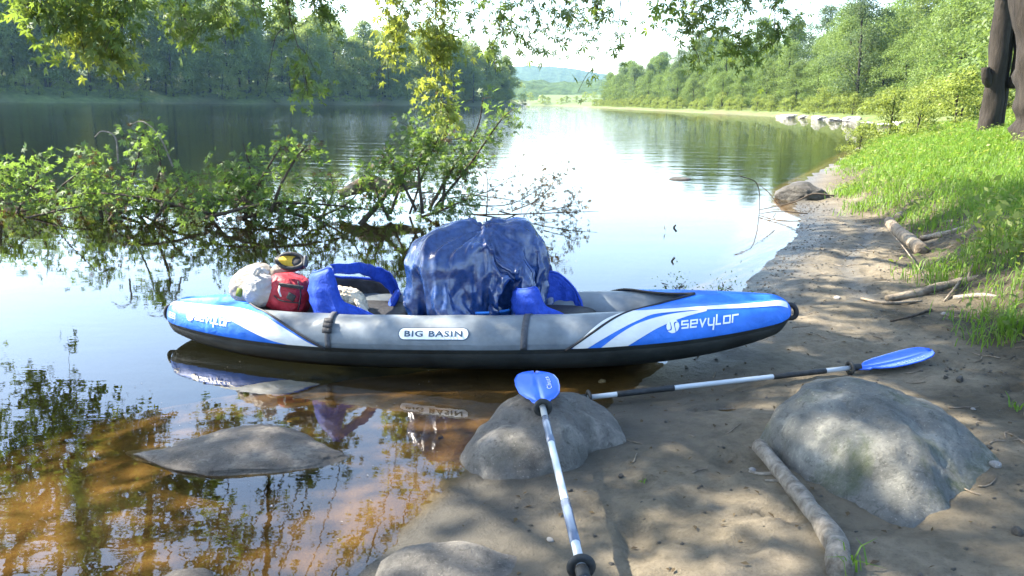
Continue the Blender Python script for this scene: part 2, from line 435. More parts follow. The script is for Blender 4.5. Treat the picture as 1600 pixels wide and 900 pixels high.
m = M['sand'] = mat('river_sand', (0.3, 0.25, 0.19), 0.9, 0.3); b = bsdf(m); v = coords(m)
at = lambda nm: N(m, 'Attribute', attribute_name=nm).outputs['Fac']
n1 = noise(m, v, 1.6, 9, 0.62, 0.5); n2 = noise(m, v, 14, 9, 0.7); n3 = noise(m, v, 110, 5, 0.8)
dry = ramp(m, n1, [(0.3, (0.122, 0.101, 0.068)), (0.5, (0.188, 0.156, 0.105)), (0.7, (0.258, 0.214, 0.150))])
dry = mixc(m, ramp(m, n2, [(0.35, (0.55, 0.55, 0.55)), (0.55, (0, 0, 0))]), dry, (0.075, 0.062, 0.04))
wetc = ramp(m, n1, [(0.3, (0.05, 0.046, 0.037)), (0.7, (0.10, 0.09, 0.07))])
c = mixc(m, at('wet'), dry, wetc)
bed = ramp(m, noise(m, v, 1.1, 7, 0.6, 0.6), [(0.3, (0.07, 0.053, 0.028)), (0.5, (0.13, 0.097, 0.052)), (0.7, (0.21, 0.16, 0.088))])
bed = mixc(m, ramp(m, n2, [(0.52, (0, 0, 0)), (0.68, (0.6, 0.6, 0.6))]), bed, (0.10, 0.07, 0.03))
bed = mixc(m, at('depth_shade'), bed, (0.006, 0.008, 0.006))  # bed colour darkened with depth, in place of light absorbed by the water
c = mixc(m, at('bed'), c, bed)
soil = ramp(m, n2, [(0.3, (0.035, 0.03, 0.018)), (0.7, (0.095, 0.075, 0.045))])
c = mixc(m, at('soil'), c, soil)
green = ramp(m, noise(m, v, 0.7, 8, 0.7), [(0.3, (0.05, 0.08, 0.02)), (0.7, (0.13, 0.16, 0.045))])
c = mixc(m, at('green'), c, green)
c = mixc(m, mixc(m, at('bed'), ramp(m, n3, [(0.56, (0, 0, 0)), (0.68, (0.6, 0.6, 0.6))]), (0.0, 0.0, 0.0)), c, (0.055, 0.045, 0.03))
L(m, c, b.inputs['Base Color'])
rr = N(m, 'MapRange'); L(m, at('wet'), rr.inputs['Value']); rr.inputs['To Min'].default_value = 0.92; rr.inputs['To Max'].default_value = 0.42
L(m, rr.outputs[0], b.inputs['Roughness'])
sp_ = N(m, 'MapRange'); L(m, at('bed'), sp_.inputs['Value']); sp_.inputs['To Min'].default_value = 0.3; sp_.inputs['To Max'].default_value = 0.0; L(m, sp_.outputs[0], b.inputs['Specular IOR Level'])
h = bump(m, n2, 0.8, 0.05); h = bump(m, n3, 0.8, 0.010, h); L(m, h, b.inputs['Normal'])
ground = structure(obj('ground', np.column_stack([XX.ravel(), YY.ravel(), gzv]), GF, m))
def attr(o, nm, val):
    a = o.data.attributes.new(nm, 'FLOAT', 'POINT'); a.data.foreach_set('value', np.asarray(val, np.float32))
P3 = np.column_stack([XX.ravel(), YY.ravel(), gzv])
nearm = (XX.ravel() > -60) & (YY.ravel() < 34)
jit = 0.10 * fbm(P3 * 2.3, 3, 21)
wet = np.maximum(1 - sst(0.10, 0.75, gsd + jit), 0.75 * np.exp(-(gtr / 0.13) ** 2))
attr(ground, 'wet', wet)
attr(ground, 'bed', 1 - sst(-0.10, 0.02, gsd))
attr(ground, 'depth_shade', sst(0.12, 0.50, -gzv))
attr(ground, 'soil', np.where(nearm, sst(-0.7, 0.0, gbd + 5 * jit) * sst(0.2, .8, gsd), 0))
attr(ground, 'green', np.where(nearm, sst(0.2, 1.0, gbd) * sst(.3, .9, gsd) * .75, sst(-0.15, 0.1, gsd)))

m = M['water'] = bpy.data.materials.new('river_water'); m.use_nodes = True
m.node_tree.nodes.remove(m.node_tree.nodes['Principled BSDF'])
geo = N(m, 'NewGeometry')
mp = N(m, 'Mapping'); mp.inputs['Scale'].default_value = (0.35, 1.0, 1); L(m, geo.outputs['Position'], mp.inputs['Vector'])
big = noise(m, mp.outputs[0], 1.4, 5, 0.6, 0.4); fine = noise(m, geo.outputs['Position'], 9.0, 3, 0.5)
ln = N(m, 'VectorMath', operation='LENGTH'); L(m, geo.outputs['Position'], ln.inputs[0])
amp = N(m, 'MapRange'); amp.inputs['From Min'].default_value = 9; amp.inputs['From Max'].default_value = 60
amp.inputs['To Min'].default_value = 0.0035; amp.inputs['To Max'].default_value = 0.055
L(m, ln.outputs['Value'], amp.inputs['Value'])
bn = N(m, 'Bump'); bn.inputs['Strength'].default_value = 0.6
L(m, amp.outputs[0], bn.inputs['Distance']); L(m, big, bn.inputs['Height'])
nrm = bump(m, fine, 0.25, 0.0012, bn.outputs['Normal'])
fr = N(m, 'Fresnel'); io = N(m, 'MapRange'); io.inputs['To Min'].default_value = 1.62; io.inputs['To Max'].default_value = 1 / 1.62
L(m, geo.outputs['Backfacing'], io.inputs['Value']); L(m, io.outputs[0], fr.inputs['IOR'])   # light coming up through the sheet is not bent, so no total reflection
L(m, nrm, fr.inputs['Normal'])
gl = N(m, 'BsdfGlossy'); gl.inputs['Roughness'].default_value = 0.0; L(m, nrm, gl.inputs['Normal'])
tr = N(m, 'BsdfTransparent'); tr.inputs['Color'].default_value = (0.86, 0.74, 0.52, 1)
mx = N(m, 'MixShader'); L(m, fr.outputs[0], mx.inputs[0]); L(m, tr.outputs[0], mx.inputs[1]); L(m, gl.outputs[0], mx.inputs[2])
L(m, mx.outputs[0], m.node_tree.nodes['Material Output'].inputs['Surface'])
structure(obj('water', [(-700, -300, 0), (700, -300, 0), (700, 900, 0), (-700, 900, 0)], [(0, 1, 2, 3)], m, smooth=False))

# far hills behind the bend of the river
def hill(name, x0, x1, y, h, depth, seed, col):
    def fn(u, v):
        x = x0 + (x1 - x0) * u; yy = y + depth * (v - 0.5)
        ridge = h * np.sin(math.pi * np.clip(u, 0, 1)) ** 0.55 * np.sin(math.pi * v) ** 0.8
        P = np.column_stack([x, yy, np.zeros(len(x))])
        return np.column_stack([x, yy, ridge * (1 + 0.16 * fbm(P / (h * 4), 4, seed)) + 1.8 * fbm(P / 7, 2, seed + 3) * (ridge > 1) - 1.0])
    V, F = grid(fn, 160, 30)
    m = mat(name + '_woods', col, 0.95, 0.1); vv = coords(m)
    L(m, ramp(m, noise(m, vv, 0.12, 9, 0.75), [(0.3, tuple(c * .5 for c in col)), (0.7, tuple(c * 1.5 for c in col))]), bsdf(m).inputs['Base Color'])
    L(m, bump(m, noise(m, vv, 0.18, 8, 0.7), 1.0, 4.0), bsdf(m).inputs['Normal'])
    return structure(obj(name, V, F, m))
hill('wooded_hill', -120, 330, 640, 21, 220, 4, (0.06, 0.095, 0.035))
hill('distant_mountain', -260, 420, 1700, 68, 500, 8, (0.06, 0.09, 0.045))

# ------------------------------------------------------------------ foliage
def leaf_template(kind):
    if kind == 'maple':
        lobes = [(0, 1.0, .15), (44, .86, .14), (-44, .86, .14), (98, .52, .11), (-98, .52, .11)]
    elif kind == 'maple3':
        lobes = [(0, 1.0, .20), (52, .8, .17), (-52, .8, .17)]
    elif kind == 'leaf':
        lobes = [(0, 1.0, .24)]
    V, F = [(0, 0, 0)], []
    for a, l, w in lobes:
        ca, sa = math.cos(R(a)), math.sin(R(a)); k = len(V)
        for x, y, z in ((l * .48, -w, 0.03), (l, 0, -.16 * l), (l * .48, w, 0.03)):
            V.append((x * ca - y * sa, x * sa + y * ca, z))
        F.append((0, k, k + 1, k + 2))
    return np.array(V), np.array(F)
TPL = {k: leaf_template(k) for k in ('maple', 'maple3', 'leaf')}
def unit(a): return a / (np.linalg.norm(a, axis=-1, keepdims=True) + 1e-9)
def scatter_leaves(P, axis, size, kind='maple3', up=0.5):
    P = np.asarray(P, float); n = len(P); T, F = TPL[kind]
    x = unit(np.asarray(axis, float) + rng.normal(0, .35, (n, 3)))
    nz = unit(rng.normal(0, 1, (n, 3)) + np.array([0, 0, up]) * 2)
    y = unit(np.cross(nz, x)); z = np.cross(x, y)
    s = np.asarray(size) * np.ones(n)
    V = P[:, None, :] + s[:, None, None] * (T[None, :, 0:1] * x[:, None, :] + T[None, :, 1:2] * y[:, None, :] + T[None, :, 2:3] * z[:, None, :])
    Fa = F[None] + (np.arange(n) * len(T))[:, None, None]
    return V.reshape(-1, 3), Fa.reshape(-1, 4)
def along(P, k, start=0.15):
    """k random points with tangents along a polyline"""
    t = start + (1 - start) * rng.random(k); t = t * (len(P) - 1)
    i = np.minimum(t.astype(int), len(P) - 2); f = (t - i)[:, None]
    return P[i] * (1 - f) + P[i + 1] * f, unit(P[i + 1] - P[i])

def sprigs(wood, leaves, line, r0, n_sub, sub_len, n_leaf, size, droop=0.5, kind='maple3', spread=0.9, start=0.2, r_end=0.3, sides=5):
    """a limb with drooping side twigs that carry leaves"""
    line = np.asarray(line, float)
    wood.add(*tube(line, [r0, r0 * r_end], sides))
    B, T = along(line, n_sub, start)
    for p, t in zip(B, T):
        d = unit(t * 0.5 + rng.normal(0, spread, 3) * np.array([1, 1, .55]))
        l = sub_len * rng.uniform(.5, 1.25)
        q = [p, p + d * l * .45 + np.array([0, 0, -droop * l * .12]), p + d * l * .85 + np.array([0, 0, -droop * l * .62])]
        S = smooth_line(q, 4)
        wood.add(*tube(S, [max(.004, r0 * .22), .0025], 3))
        k = max(3, int(n_leaf * rng.uniform(.6, 1.4)))
        LP, LT = along(S, k, 0.12)
        LP = LP + rng.normal(0, .05 + size * .45, (k, 3))
        ax = unit(LT + rng.normal(0, .7, (k, 3)) + np.array([0, 0, -droop * .9]))
        leaves.add(*scatter_leaves(LP, ax, size * rng.uniform(.65, 1.25, k), kind))

# ---- prototypes of the woodland trees
def tree_proto(name, h, crown_lo, width, n_clump, cards, size, leafm, trunk_r, seed, clump=0.24, lobes=1.0):
    rg = np.random.default_rng(seed)
    root = thing(name, (0, 0, 0), 'x', 'shrub' if 'shrub' in name else 'tree')
    W = Mix()
    lean = rg.normal(0, .03, 2) * h
    tr = smooth_line([(0, 0, -0.4), (lean[0] * .3, lean[1] * .3, h * .35), (lean[0], lean[1], h * .72), (lean[0] * 1.1, lean[1], h * .92)], 6)
    W.add(*tube(tr, [trunk_r * 1.25, trunk_r * .9, trunk_r * .55, trunk_r * .12], 8, 0.12, seed))
    C = []
    while len(C) < n_clump:
        zt = rg.random() ** 0.85
        prof = math.sin(math.pi * min(1, (zt * .86 + .14)) ** 0.85) ** .7
        a = rg.uniform(0, 2 * math.pi); rad = width * prof * math.sqrt(rg.uniform(.12, 1))
        rad *= 1 + .3 * math.sin(a * 2 + seed) * lobes
        z = h * (crown_lo + (1 - crown_lo) * zt * .95)
        C.append((lean[0] * z / h + rad * math.cos(a), lean[1] * z / h + rad * math.sin(a), z))
    C = np.array(C)
    for c in C[::max(1, n_clump // 12)]:
        base = np.interp(c[2] * .72, tr[:, 2], np.arange(len(tr)))
        p = tr[int(base)]
        W.add(*tube(smooth_line([p, (p + c) / 2 + (0, 0, .2), c], 4), [trunk_r * .3, trunk_r * .06], 4))
    obj('trunk', *W.get(), M['bark'], root)
    Pl, Ax = [], []
    for c in C:
        k = int(cards * rg.uniform(.6, 1.4)); r = h * clump * rg.uniform(.28, .55)
        d = unit(rg.normal(0, 1, (k, 3))); d[:, 2] = np.where(d[:, 2] < -.35, -d[:, 2] * .6, d[:, 2])
        rad = r * rg.uniform(.35, 1.0, (k, 1)) ** .6
        Pl.append(c + d * rad * np.array([1.0, 1.0, .95])); Ax.append(d * .6 + rg.normal(0, .5, (k, 3)) + np.array([0, 0, -.25]))
    Pl, Ax = np.concatenate(Pl), np.concatenate(Ax)
    obj('crown', *scatter_leaves(Pl, Ax, size * rng.uniform(.6, 1.3, len(Pl)), 'leaf', .8), leafm, root)
    return root
def hide_proto(p):
    for c in list(p.children): bpy.data.objects.remove(c)
    bpy.data.objects.remove(p)

LEFT = [tree_proto('woodland_tree', h, lo, w, nc, 95, .62, M['tree_left'], .27, s) for h, lo, w, nc, s in
        ((25, .12, 4.8, 84, 1), (22, .07, 5.4, 86, 2), (27, .2, 4.6, 76, 3), (18, .02, 5.0, 80, 4))]
M['tree_mid'] = leaf_mat('mid_green_leaf', (0.06, 0.10, 0.028), (0.15, 0.20, 0.055), (0.24, 0.33, 0.06), 0.42, 0.02)
M['tree_cool'] = leaf_mat('cool_green_leaf', (0.045, 0.08, 0.032), (0.12, 0.165, 0.065), (0.18, 0.26, 0.08), 0.38, 0.02)
RIGHT = [tree_proto('riverside_tree', h, lo, w, nc, 230, .22, M[('tree_right', 'tree_right', 'tree_cool', 'tree_mid')[s - 11]], .17, s, cl) for h, lo, w, nc, s, cl in
         ((12, .06, 3.2, 60, 11, .27), (10.5, .03, 3.6, 55, 12, .31), (13.5, .12, 3.0, 52, 13, .26), (9, .02, 3.2, 50, 14, .33))]
SHRUB = [tree_proto('bank_shrub', h, 0.0, w, 26, 90, sz, M['shrub'], .05, s, .42) for h, w, s, sz in ((2.6, 1.7, 21, .17), (3.4, 2.0, 22, .2))]

def line_points(poly, step):
    poly = np.array(poly, float); seg = np.hypot(*np.diff(poly, axis=0).T); s = np.concatenate([[0], np.cumsum(seg)])
    return [np.array([np.interp(t, s, poly[:, 0]), np.interp(t, s, poly[:, 1])]) for t in np.arange(0, s[-1], step)]
def plant(protos, pts, label, group, smin, smax, off_dir, lo, hi, jit=1.5):
    out = []
    for k, p in enumerate(pts):
        o = off_dir(p); q = p + o * rng.uniform(lo, hi) + rng.normal(0, jit, 2)
        if terrain([q[0]], [q[1]])[1][0] < 0.3: continue
        c = copy_tree(protos[int(rng.integers(len(protos)))], (q[0], q[1], gz(q[0], q[1]) - .1), rng.uniform(0, 6.28), rng.uniform(smin, smax), label)
        c['group'] = group; out.append(c)
    return out
LB = [(-165, 98), (-140, 112), (-94, 150), (-64, 200), (-31, 250), (-5, 275), (5, 300)]
nl = lambda p: np.array([-.72, .69])
plant(LEFT, line_points(LB, 5.2), 'tall dark tree in the front row of the hazy wood on the left bank', 'front row of the wood on the left bank', .8, 1.05, nl, 5, 10)
plant(LEFT, line_points(LB, 6.0), 'tall tree deeper in the hazy wood on the left bank', 'trees deeper in the wood on the left bank', .85, 1.1, nl, 14, 24, 2)
plant(LEFT, line_points(LB, 6.5), 'tree at the back of the hazy wood on the left bank', 'trees at the back of the wood on the left bank', .95, 1.2, nl, 30, 48, 4)
plant(SHRUB, line_points(LB, 5.0), 'tall bush under the trees of the left bank wood', 'tall bushes under the left wood', 2.0, 3.4, nl, 4, 12, 1.5)
plant(SHRUB, line_points(LB, 4.2), 'low shrub at the waterline of the left bank below the wood', 'shrubs along the left waterline', .7, 1.3, nl, 1.5, 5, .8)
RB = [(15.5, 33), (20, 41), (28, 54), (34, 70), (37.5, 87), (38.5, 113), (37, 145), (33.5, 200), (27.5, 300)]
nr = lambda p: np.array([.97, .1])
plant(RIGHT, line_points(RB[2:], 3.6), 'sunlit leafy tree at the front of the right bank woods', 'front trees of the right bank woods', .85, 1.2, nr, 4, 7, .8)
plant(RIGHT, line_points(RB[2:], 5.0), 'leafy tree rising behind the front trees of the right bank woods', 'trees behind the front of the right bank woods', 1.25, 1.6, nr, 9, 15, 1.5)
plant(RIGHT, line_points(RB[2:], 7.0), 'tall leafy tree at the back of the right bank woods', 'back trees of the right bank woods', 1.7, 2.1, nr, 19, 30, 2)
plant(SHRUB, line_points(RB[1:], 3.4), 'low bright shrub along the right waterline below the trees', 'shrubs along the right waterline', .5, 1.0, nr, .9, 2.6, .3)
plant(SHRUB, [np.array([x, 424 + rng.normal(0, 3)]) for x in np.arange(-40, 45, 4.5)], 'bright low bush on the far shore at the river bend', 'bushes at the river bend', .9, 1.7, lambda p: np.array([0, 1.0]), 2, 8, 1.0)
near_right = [(19.5, 31.5, 1, .95), (23.5, 36, 0, 1.0), (27, 41, 2, 1.05), (31, 46, 1, 1.15), (18.5, 26.5, 3, .8), (23, 29.5, 0, 1.0), (29, 37, 2, 1.2), (35, 52, 0, 1.2),
              (27, 31, 1, 1.1), (34, 41, 2, 1.3), (21.5, 23.5, 3, .9), (40, 50, 0, 1.5)]
nlab = ['bright leafy tree nearest the pale shore rocks', 'leafy tree leaning over the pale rocks on the right bank']
for k, (x, y, p, s) in enumerate(near_right):
    c = copy_tree(RIGHT[p], (x, y, gz(x, y) - .1), 1.3 * k, s, 'big sunlit leafy tree behind the pale rocks, left of the dark trunks')
    c['group'] = 'near leafy trees left of the dark trunks'
for x, y, s, lab in ((10.6, 21.5, .42, 'drooping leafy bush on the grassy bank left of the double trunk'), (13.2, 24.5, .62, 'rounded bush just behind the double trunk'),
                     (15.8, 29.0, .7, 'bush at the end of the pale rocks behind the grassy bank'), (12.0, 14.5, .5, 'leafy bush at the foot of the thick leaning trunk'), (12.2, 26.5, .6, 'bright bush on the bank above the pale rocks'),
                     (14.6, 21.5, .75, 'tall bush behind and right of the double trunk'), (10.2, 24.0, .36, 'small low bush at the water side of the grassy bank'), (12.4, 18.8, .45, 'bush showing between the double trunk and the thick trunk')):
    copy_tree(SHRUB[0], (x, y, gz(x, y) - .05), x, s, lab)
for o in list(scene.objects):                      # both woods get lower towards the bend of the river
    if o.parent is None and o.name.startswith('woodland_tree'): f_ = np.interp(o.location.y, [215, 250, 300], [1, .9, .68])
    elif o.parent is None and o.name.startswith('riverside_tree'): f_ = np.interp(o.location.y, [70, 110, 160, 300], [1, .84, .7, .8])
    else: continue
    o.scale = [c * f_ for c in o.scale]
for p in LEFT + RIGHT + SHRUB: hide_proto(p)

# ---- maples standing on the right bank (their crowns are above the picture)
def maple(base, stems, label, crown_z, crown_r, n, seed, extra=None):
    root = thing('maple_tree', base, label, 'tree')
    W, Lf = Mix(), Mix()
    base = np.array(base, float)
    T = Mix()
    for pts, rad in stems:
        S = smooth_line([base + np.array(p) for p in pts], 10)
        T.add(*tube(S, rad, 16, 0.16, seed))
    top = base + np.array(stems[0][0][-1])
    for k in range(n):
        a = k * 2.4 + seed; l = crown_r * rng.uniform(.6, 1.1); z0 = base[2] + crown_z * rng.uniform(.75, 1.25)
        st = top * np.array([1, 1, 0]) + np.array([0, 0, min(z0, top[2])])
        e = st + np.array([math.cos(a) * l, math.sin(a) * l, rng.uniform(-.3, 2.0)])
        sprigs(W, Lf, smooth_line([st, (st + e) / 2 + (0, 0, .7), e], 6), .07, 16, 1.3, 20, .16, .5, 'maple3', .9, .3)
    part('trunk', *T.get(), M['bark'], root); part('limbs', *W.get(), M['bark'], root); part('crown', *Lf.get(), M['leaf'], root)
    if extra: extra(root, base)
    return root
t1 = D(1543, 206, 17.5)
def stub(root, b):
    V, F = tube(smooth_line([b + (-.05, 0, 1.0), b + (-.24, -.08, 1.2), b + (-.28, -.08, 1.42)], 5), [.10, .10, .085], 10, .2, 4)
    part('broken_limb', V, F, M['bark'], root)
    V, F = tube(smooth_line([b + (.33, -.1, 1.0), b + (.36, -.08, 1.6), b + (.33, 0, 2.3)], 5), [.10, .11, .08], 10, .2, 4)
    part('side_stem', V, F, M['bark'], root)
    V, F = tube(smooth_line([b + (-.1, -.1, 3.25), b + (-.9, -.4, 3.2), b + (-1.7, -.7, 2.75)], 6), [.05, .015], 6)
    part('low_branch', V, F, M['bark'], root)
maple((t1.x, t1.y, gz(t1.x, t1.y) - .05), [([(0, 0, -.3), (.02, 0, .5), (-.02, 0, 2), (-.08, .1, 4), (-.3, .3, 7.5)], [.27, .20, .18, .165, .11]),
      ([(.28, .2, -.3), (.25, .15, .6), (.22, .15, 2.2), (.42, .2, 4.5), (1.2, .4, 8)], [.17, .145, .135, .125, .08])],
      'dark double trunk with a broken limb stub, rising from the grass at right', 6.5, 4.6, 15, 3, stub)
t2x, t2y = 8.72, 13.2
maple((t2x, t2y, gz(t2x, t2y) - .05), [([(0, 0, -.3), (-.05, 0, .4), (-.25, 0, 1.5), (-.62, .1, 3.2), (-1.1, .2, 6.5)], [.72, .56, .50, .47, .34])],
      'thick dark leaning trunk cut off by the right edge of the picture', 6.5, 4.2, 13, 5)

# ---- the maple that leans over the water (its trunk stands behind the photographer)
def overhanging_maple():
    base = np.array([-1.3, -2.6, gz(-1.3, -2.6) - .1])
    root = thing('overhanging_maple', base, 'maple whose leafy branches hang over the river along the top of the picture', 'tree')
    T, W, Lf, Ly = Mix(), Mix(), Mix(), Mix()
    cr = base + (0.1, .5, 3.6)
    T.add(*tube(smooth_line([base, base + (0, .1, 1.5), cr], 8), [.5, .36, .34], 14, .15, 2))
    limbs = [[(-2.6, 2, 5.8), (-4.6, 6, 6.6), (-6.4, 10, 6.2), (-8, 13, 5.0)], [(-1.4, 2, 6.0), (-2.4, 6, 6.9), (-3.4, 9.8, 6.0), (-4.2, 13, 4.6)],
             [(-.2, 2.4, 6), (-.3, 6.5, 6.2), (.0, 9, 5.0), (.5, 10.6, 3.7)], [(1.4, 2, 5.6), (2.4, 6, 5.8), (2.9, 8.6, 4.6), (3.0, 10, 3.5)],
             [(-3.4, 2, 6.2), (-4.8, 5, 7.2), (-6.0, 8, 7.0)], [(-2.8, .8, 5.2), (-4.8, 2.6, 5.8), (-6.2, 4.6, 5.6)], [(-4.0, .6, 4.6), (-6.4, 3.2, 5.2), (-8.2, 6.2, 4.8)], [(-4.0, -.4, 5.0), (-7.4, 2.0, 5.8), (-9.6, 4.6, 5.6)], [(-3.4, 2.5, 5.0), (-5.6, 6.6, 5.2), (-6.4, 9.4, 4.3), (-6.2, 11, 3.4)],
             [(-5.0, 3.0, 6.4), (-7.6, 7.5, 7.6), (-9.4, 11.5, 7.2)], [(-2.2, 3.2, 4.6), (-3.6, 6.8, 4.9), (-4.6, 9.2, 4.2), (-5.2, 10.8, 3.3)], [(-1.6, 3.4, 5.6), (-3.0, 6.2, 5.9), (-4.4, 8.2, 5.4)], [(-1.0, 3, 7.2), (-1.4, 7.5, 8.0), (-2.2, 11, 7.4)], [(-2.0, 4, 7.6), (-3.6, 8.5, 8.6), (-5.6, 12.5, 8.0)]]
    for k, pl in enumerate(limbs):
        S = smooth_line([cr] + [np.array(p, float) for p in pl], 8)
        T.add(*tube(S, [.19, .14, .09, .05, .025], 8, .1, k))
        B, Tn = along(S, 15, .30)
        for p, t in zip(B, Tn):
            side = unit(np.cross(t, (0, 0, 1.0))) * rng.choice([-1, 1])
            l = rng.uniform(1.0, 2.1)
            e = p + side * l * .8 + t * l * .55 + np.array([0, 0, rng.uniform(-.7, .45)])
            sprigs(W, Lf, smooth_line([p, (p + e) / 2 + (0, 0, .22), e], 5), .022, 10, .62, 15, .118, .7, 'maple3', .9, .15)
    # hanging sprays that come down into the picture: (points as seen, distance), length of side twigs, leaves, young?
    sp = [([(70, -60), (60, -10), (40, 20)], 7.0, 14, .40, 14, 0), ([(150, -80), (130, -10), (110, 30)], 7.2, 14, .42, 14, 0), ([(215, -60), (200, 0), (190, 45)], 7.2, 12, .35, 13, 0),
          ([(180, -70), (160, 30), (178, 75), (163, 108)], 7.4, 18, .34, 15, 1), ([(120, -20), (130, 30), (120, 62)], 7.4, 8, .28, 12, 1),
          ([(300, -60), (290, 0), (275, 22)], 8, 9, .36, 12, 0), ([(370, -60), (355, -5), (330, 30)], 8, 9, .34, 12, 0),
          ([(440, -70), (452, 20), (470, 90), (482, 140)], 8, 15, .30, 11, 0), ([(452, 15), (430, 60), (415, 140)], 8, 5, .12, 6, 0), ([(500, -60), (495, 0), (515, 35)], 8.4, 8, .34, 11, 0), ([(400, -50), (395, 0), (405, 40)], 8.2, 7, .25, 10, 0),
          ([(600, -80), (606, 20), (612, 75), (588, 118)], 9, 15, .30, 12, 1), ([(640, -80), (628, 0), (650, 45)], 9, 10, .36, 12, 1),
          ([(700, -80), (680, 10), (690, 75), (680, 130), (705, 185)], 9.2, 34, .36, 13, 1), ([(720, -60), (735, 0), (745, 45)], 9, 8, .34, 10, 0),
          ([(780, -70), (790, 0), (775, 60), (760, 90)], 8.6, 12, .30, 10, 0), ([(830, -70), (835, 0), (822, 80)], 8.8, 10, .28, 10, 0), ([(880, -70), (885, 0), (865, 55)], 8.8, 12, .32, 11, 0),
          ([(930, -70), (935, 0), (925, 55)], 8.6, 12, .34, 11, 0), ([(975, -70), (970, 0), (965, 55), (955, 72), (930, 105)], 8.6, 9, .30, 9, 0), ([(1020, -50), (1010, 10), (1014, 30)], 9, 3, .12, 8, 0),
          ([(1075, -80), (1085, 0), (1072, 50), (1092, 88)], 9.2, 17, .28, 12, 0), ([(1120, -80), (1118, 0), (1110, 40)], 9.2, 12, .34, 12, 0),
          ([(1170, -80), (1165, 0), (1160, 50), (1150, 90)], 9.2, 14, .26, 11, 0), ([(1215, -80), (1212, 0), (1205, 60), (1180, 82)], 9.2, 14, .24, 11, 0), ([(1260, -60), (1255, -5), (1245, 25)], 9.4, 4, .16, 6, 0)]
    for pts, d, ns, sl, nlf, young in sp:
        P = [np.array(D(x, y, d + .25 * math.sin(3 * k))) for k, (x, y) in enumerate(pts)]
        up = P[0] + np.array([-.25, -.6, .9])
        sprigs(W, Ly if young else Lf, smooth_line([up] + P, 6), .008, int(ns * 1.4), sl * .74, int(nlf * 1.1), .080, .8, 'maple', .8, .03, .25)
    part('trunk', *T.get(), M['bark'], root); part('twigs', *W.get(), M['twig'], root)
    part('crown', *Lf.get(), M['leaf'], root)
    o = part('young_leaves', *Ly.get(), M['leaf_young'], root); o['label'] = 'sunlit yellow-green leaves of the hanging sprays'
overhanging_maple()

# ------------------------------------------------------------------ fallen branches in the water
def fallen(name, label, lines, d, nsub, sl, nlf, size, mats, seed=0, kind='maple', r0=.03, brown=0.12, droop=.25, low=1.0):
    P0 = np.array(D(*lines[0][0], d)); base = (P0[0], P0[1], -.05)
    root = thing(name, base, label, 'fallen branch')
    W, Lf, Lb = Mix(), Mix(), Mix()
    for k, pl in enumerate(lines):
        pl = [(x, 345 - (345 - y) * low) for x, y in pl]
        S = smooth_line([np.array(D(x, y, d + .35 * math.sin(2.1 * k + i))) for i, (x, y) in enumerate(pl)], 6)
        sprigs(W, Lf, S, r0 * rng.uniform(.5, 1), nsub, sl, nlf, size, droop, kind, .9, .2, .2)
        if brown: sprigs(W, Lb, S, .006, max(2, int(nsub * brown)), sl * .8, nlf, size * .8, .6, kind, .9, 0, .3)
    part('branch', *W.get(), M['twig'], root)
    part('foliage', *Lf.get(), mats, root)
    if brown and Lb.n: part('withered_foliage', *Lb.get(), M['leaf_brown'], root)
    return root
fallen('fallen_branch', 'leafy fallen branch in the river at the left edge, with pale yellow-green tips',
       [[(20, 345), (40, 300), (60, 262), (50, 215)], [(60, 345), (90, 290), (120, 260), (145, 228)], [(0, 330), (-10, 285), (-5, 255)], [(90, 340), (70, 300), (20, 262), (0, 250)], [(120, 345), (140, 290), (165, 255)],
        [(40, 340), (110, 322), (180, 310)], [(70, 345), (20, 318), (-30, 300)]], 9.8, 11, .30, 12, .074, M['leaf_fresh'], low=.86)
fallen('fallen_branch', 'bushy green fallen branch in the river below a curved bare twig',
       [[(180, 345), (200, 300), (215, 250), (222, 212)], [(210, 345), (240, 300), (250, 250), (232, 222)], [(240, 345), (275, 300), (300, 275)], [(160, 345), (150, 300), (140, 265)], [(200, 348), (260, 325), (330, 318)], [(170, 345), (190, 322), (250, 300)], [(300, 345), (270, 318), (230, 290)], [(170, 335), (260, 322), (350, 312), (440, 322)], [(330, 335), (240, 312), (150, 302), (80, 312)]],
       9.6, 10, .29, 11, .074, M['leaf_fresh'])
fallen('fallen_branch', 'green fallen branch with sunlit upper leaves leaning right over the water, left of centre',
       [[(330, 345), (350, 300), (365, 262), (345, 242)], [(380, 345), (400, 290), (420, 250), (440, 215)], [(420, 340), (440, 280), (470, 225), (485, 220)], [(380, 330), (392, 270), (380, 210)], [(350, 348), (420, 330), (470, 320)], [(340, 345), (320, 310), (300, 292)], [(400, 345), (380, 310), (340, 290)], [(430, 345), (470, 310), (500, 275)], [(320, 340), (420, 315), (520, 318), (600, 330)], [(480, 340), (400, 318), (300, 320)]],
       9.5, 10, .28, 11, .074, M['leaf_fresh'], low=.9)
fallen('fallen_branch', 'sparse fallen branch with brown flood debris trailing into the river beside the light log',
       [[(500, 345), (520, 300), (515, 265)], [(470, 350), (540, 320), (570, 285)], [(520, 370), (500, 345), (470, 330)]], 9.6, 7, .24, 8, .07, M['leaf'], brown=.5)
fallen('fallen_branch', 'upright leafy maple branch standing in the river behind the blue tarp',
       [[(610, 335), (630, 285), (650, 235), (640, 205)], [(640, 335), (665, 270), (690, 215), (705, 180)], [(650, 330), (620, 275), (600, 240)], [(670, 330), (710, 265), (745, 215), (755, 170)], [(680, 325), (730, 270), (780, 205), (805, 185)],
        [(660, 335), (655, 260), (680, 225)], [(690, 330), (700, 280), (735, 260)], [(640, 345), (690, 330), (740, 310)], [(610, 345), (590, 310), (580, 280)]], 9.9, 16, .27, 13, .068, M['leaf_fresh'], low=1.10)
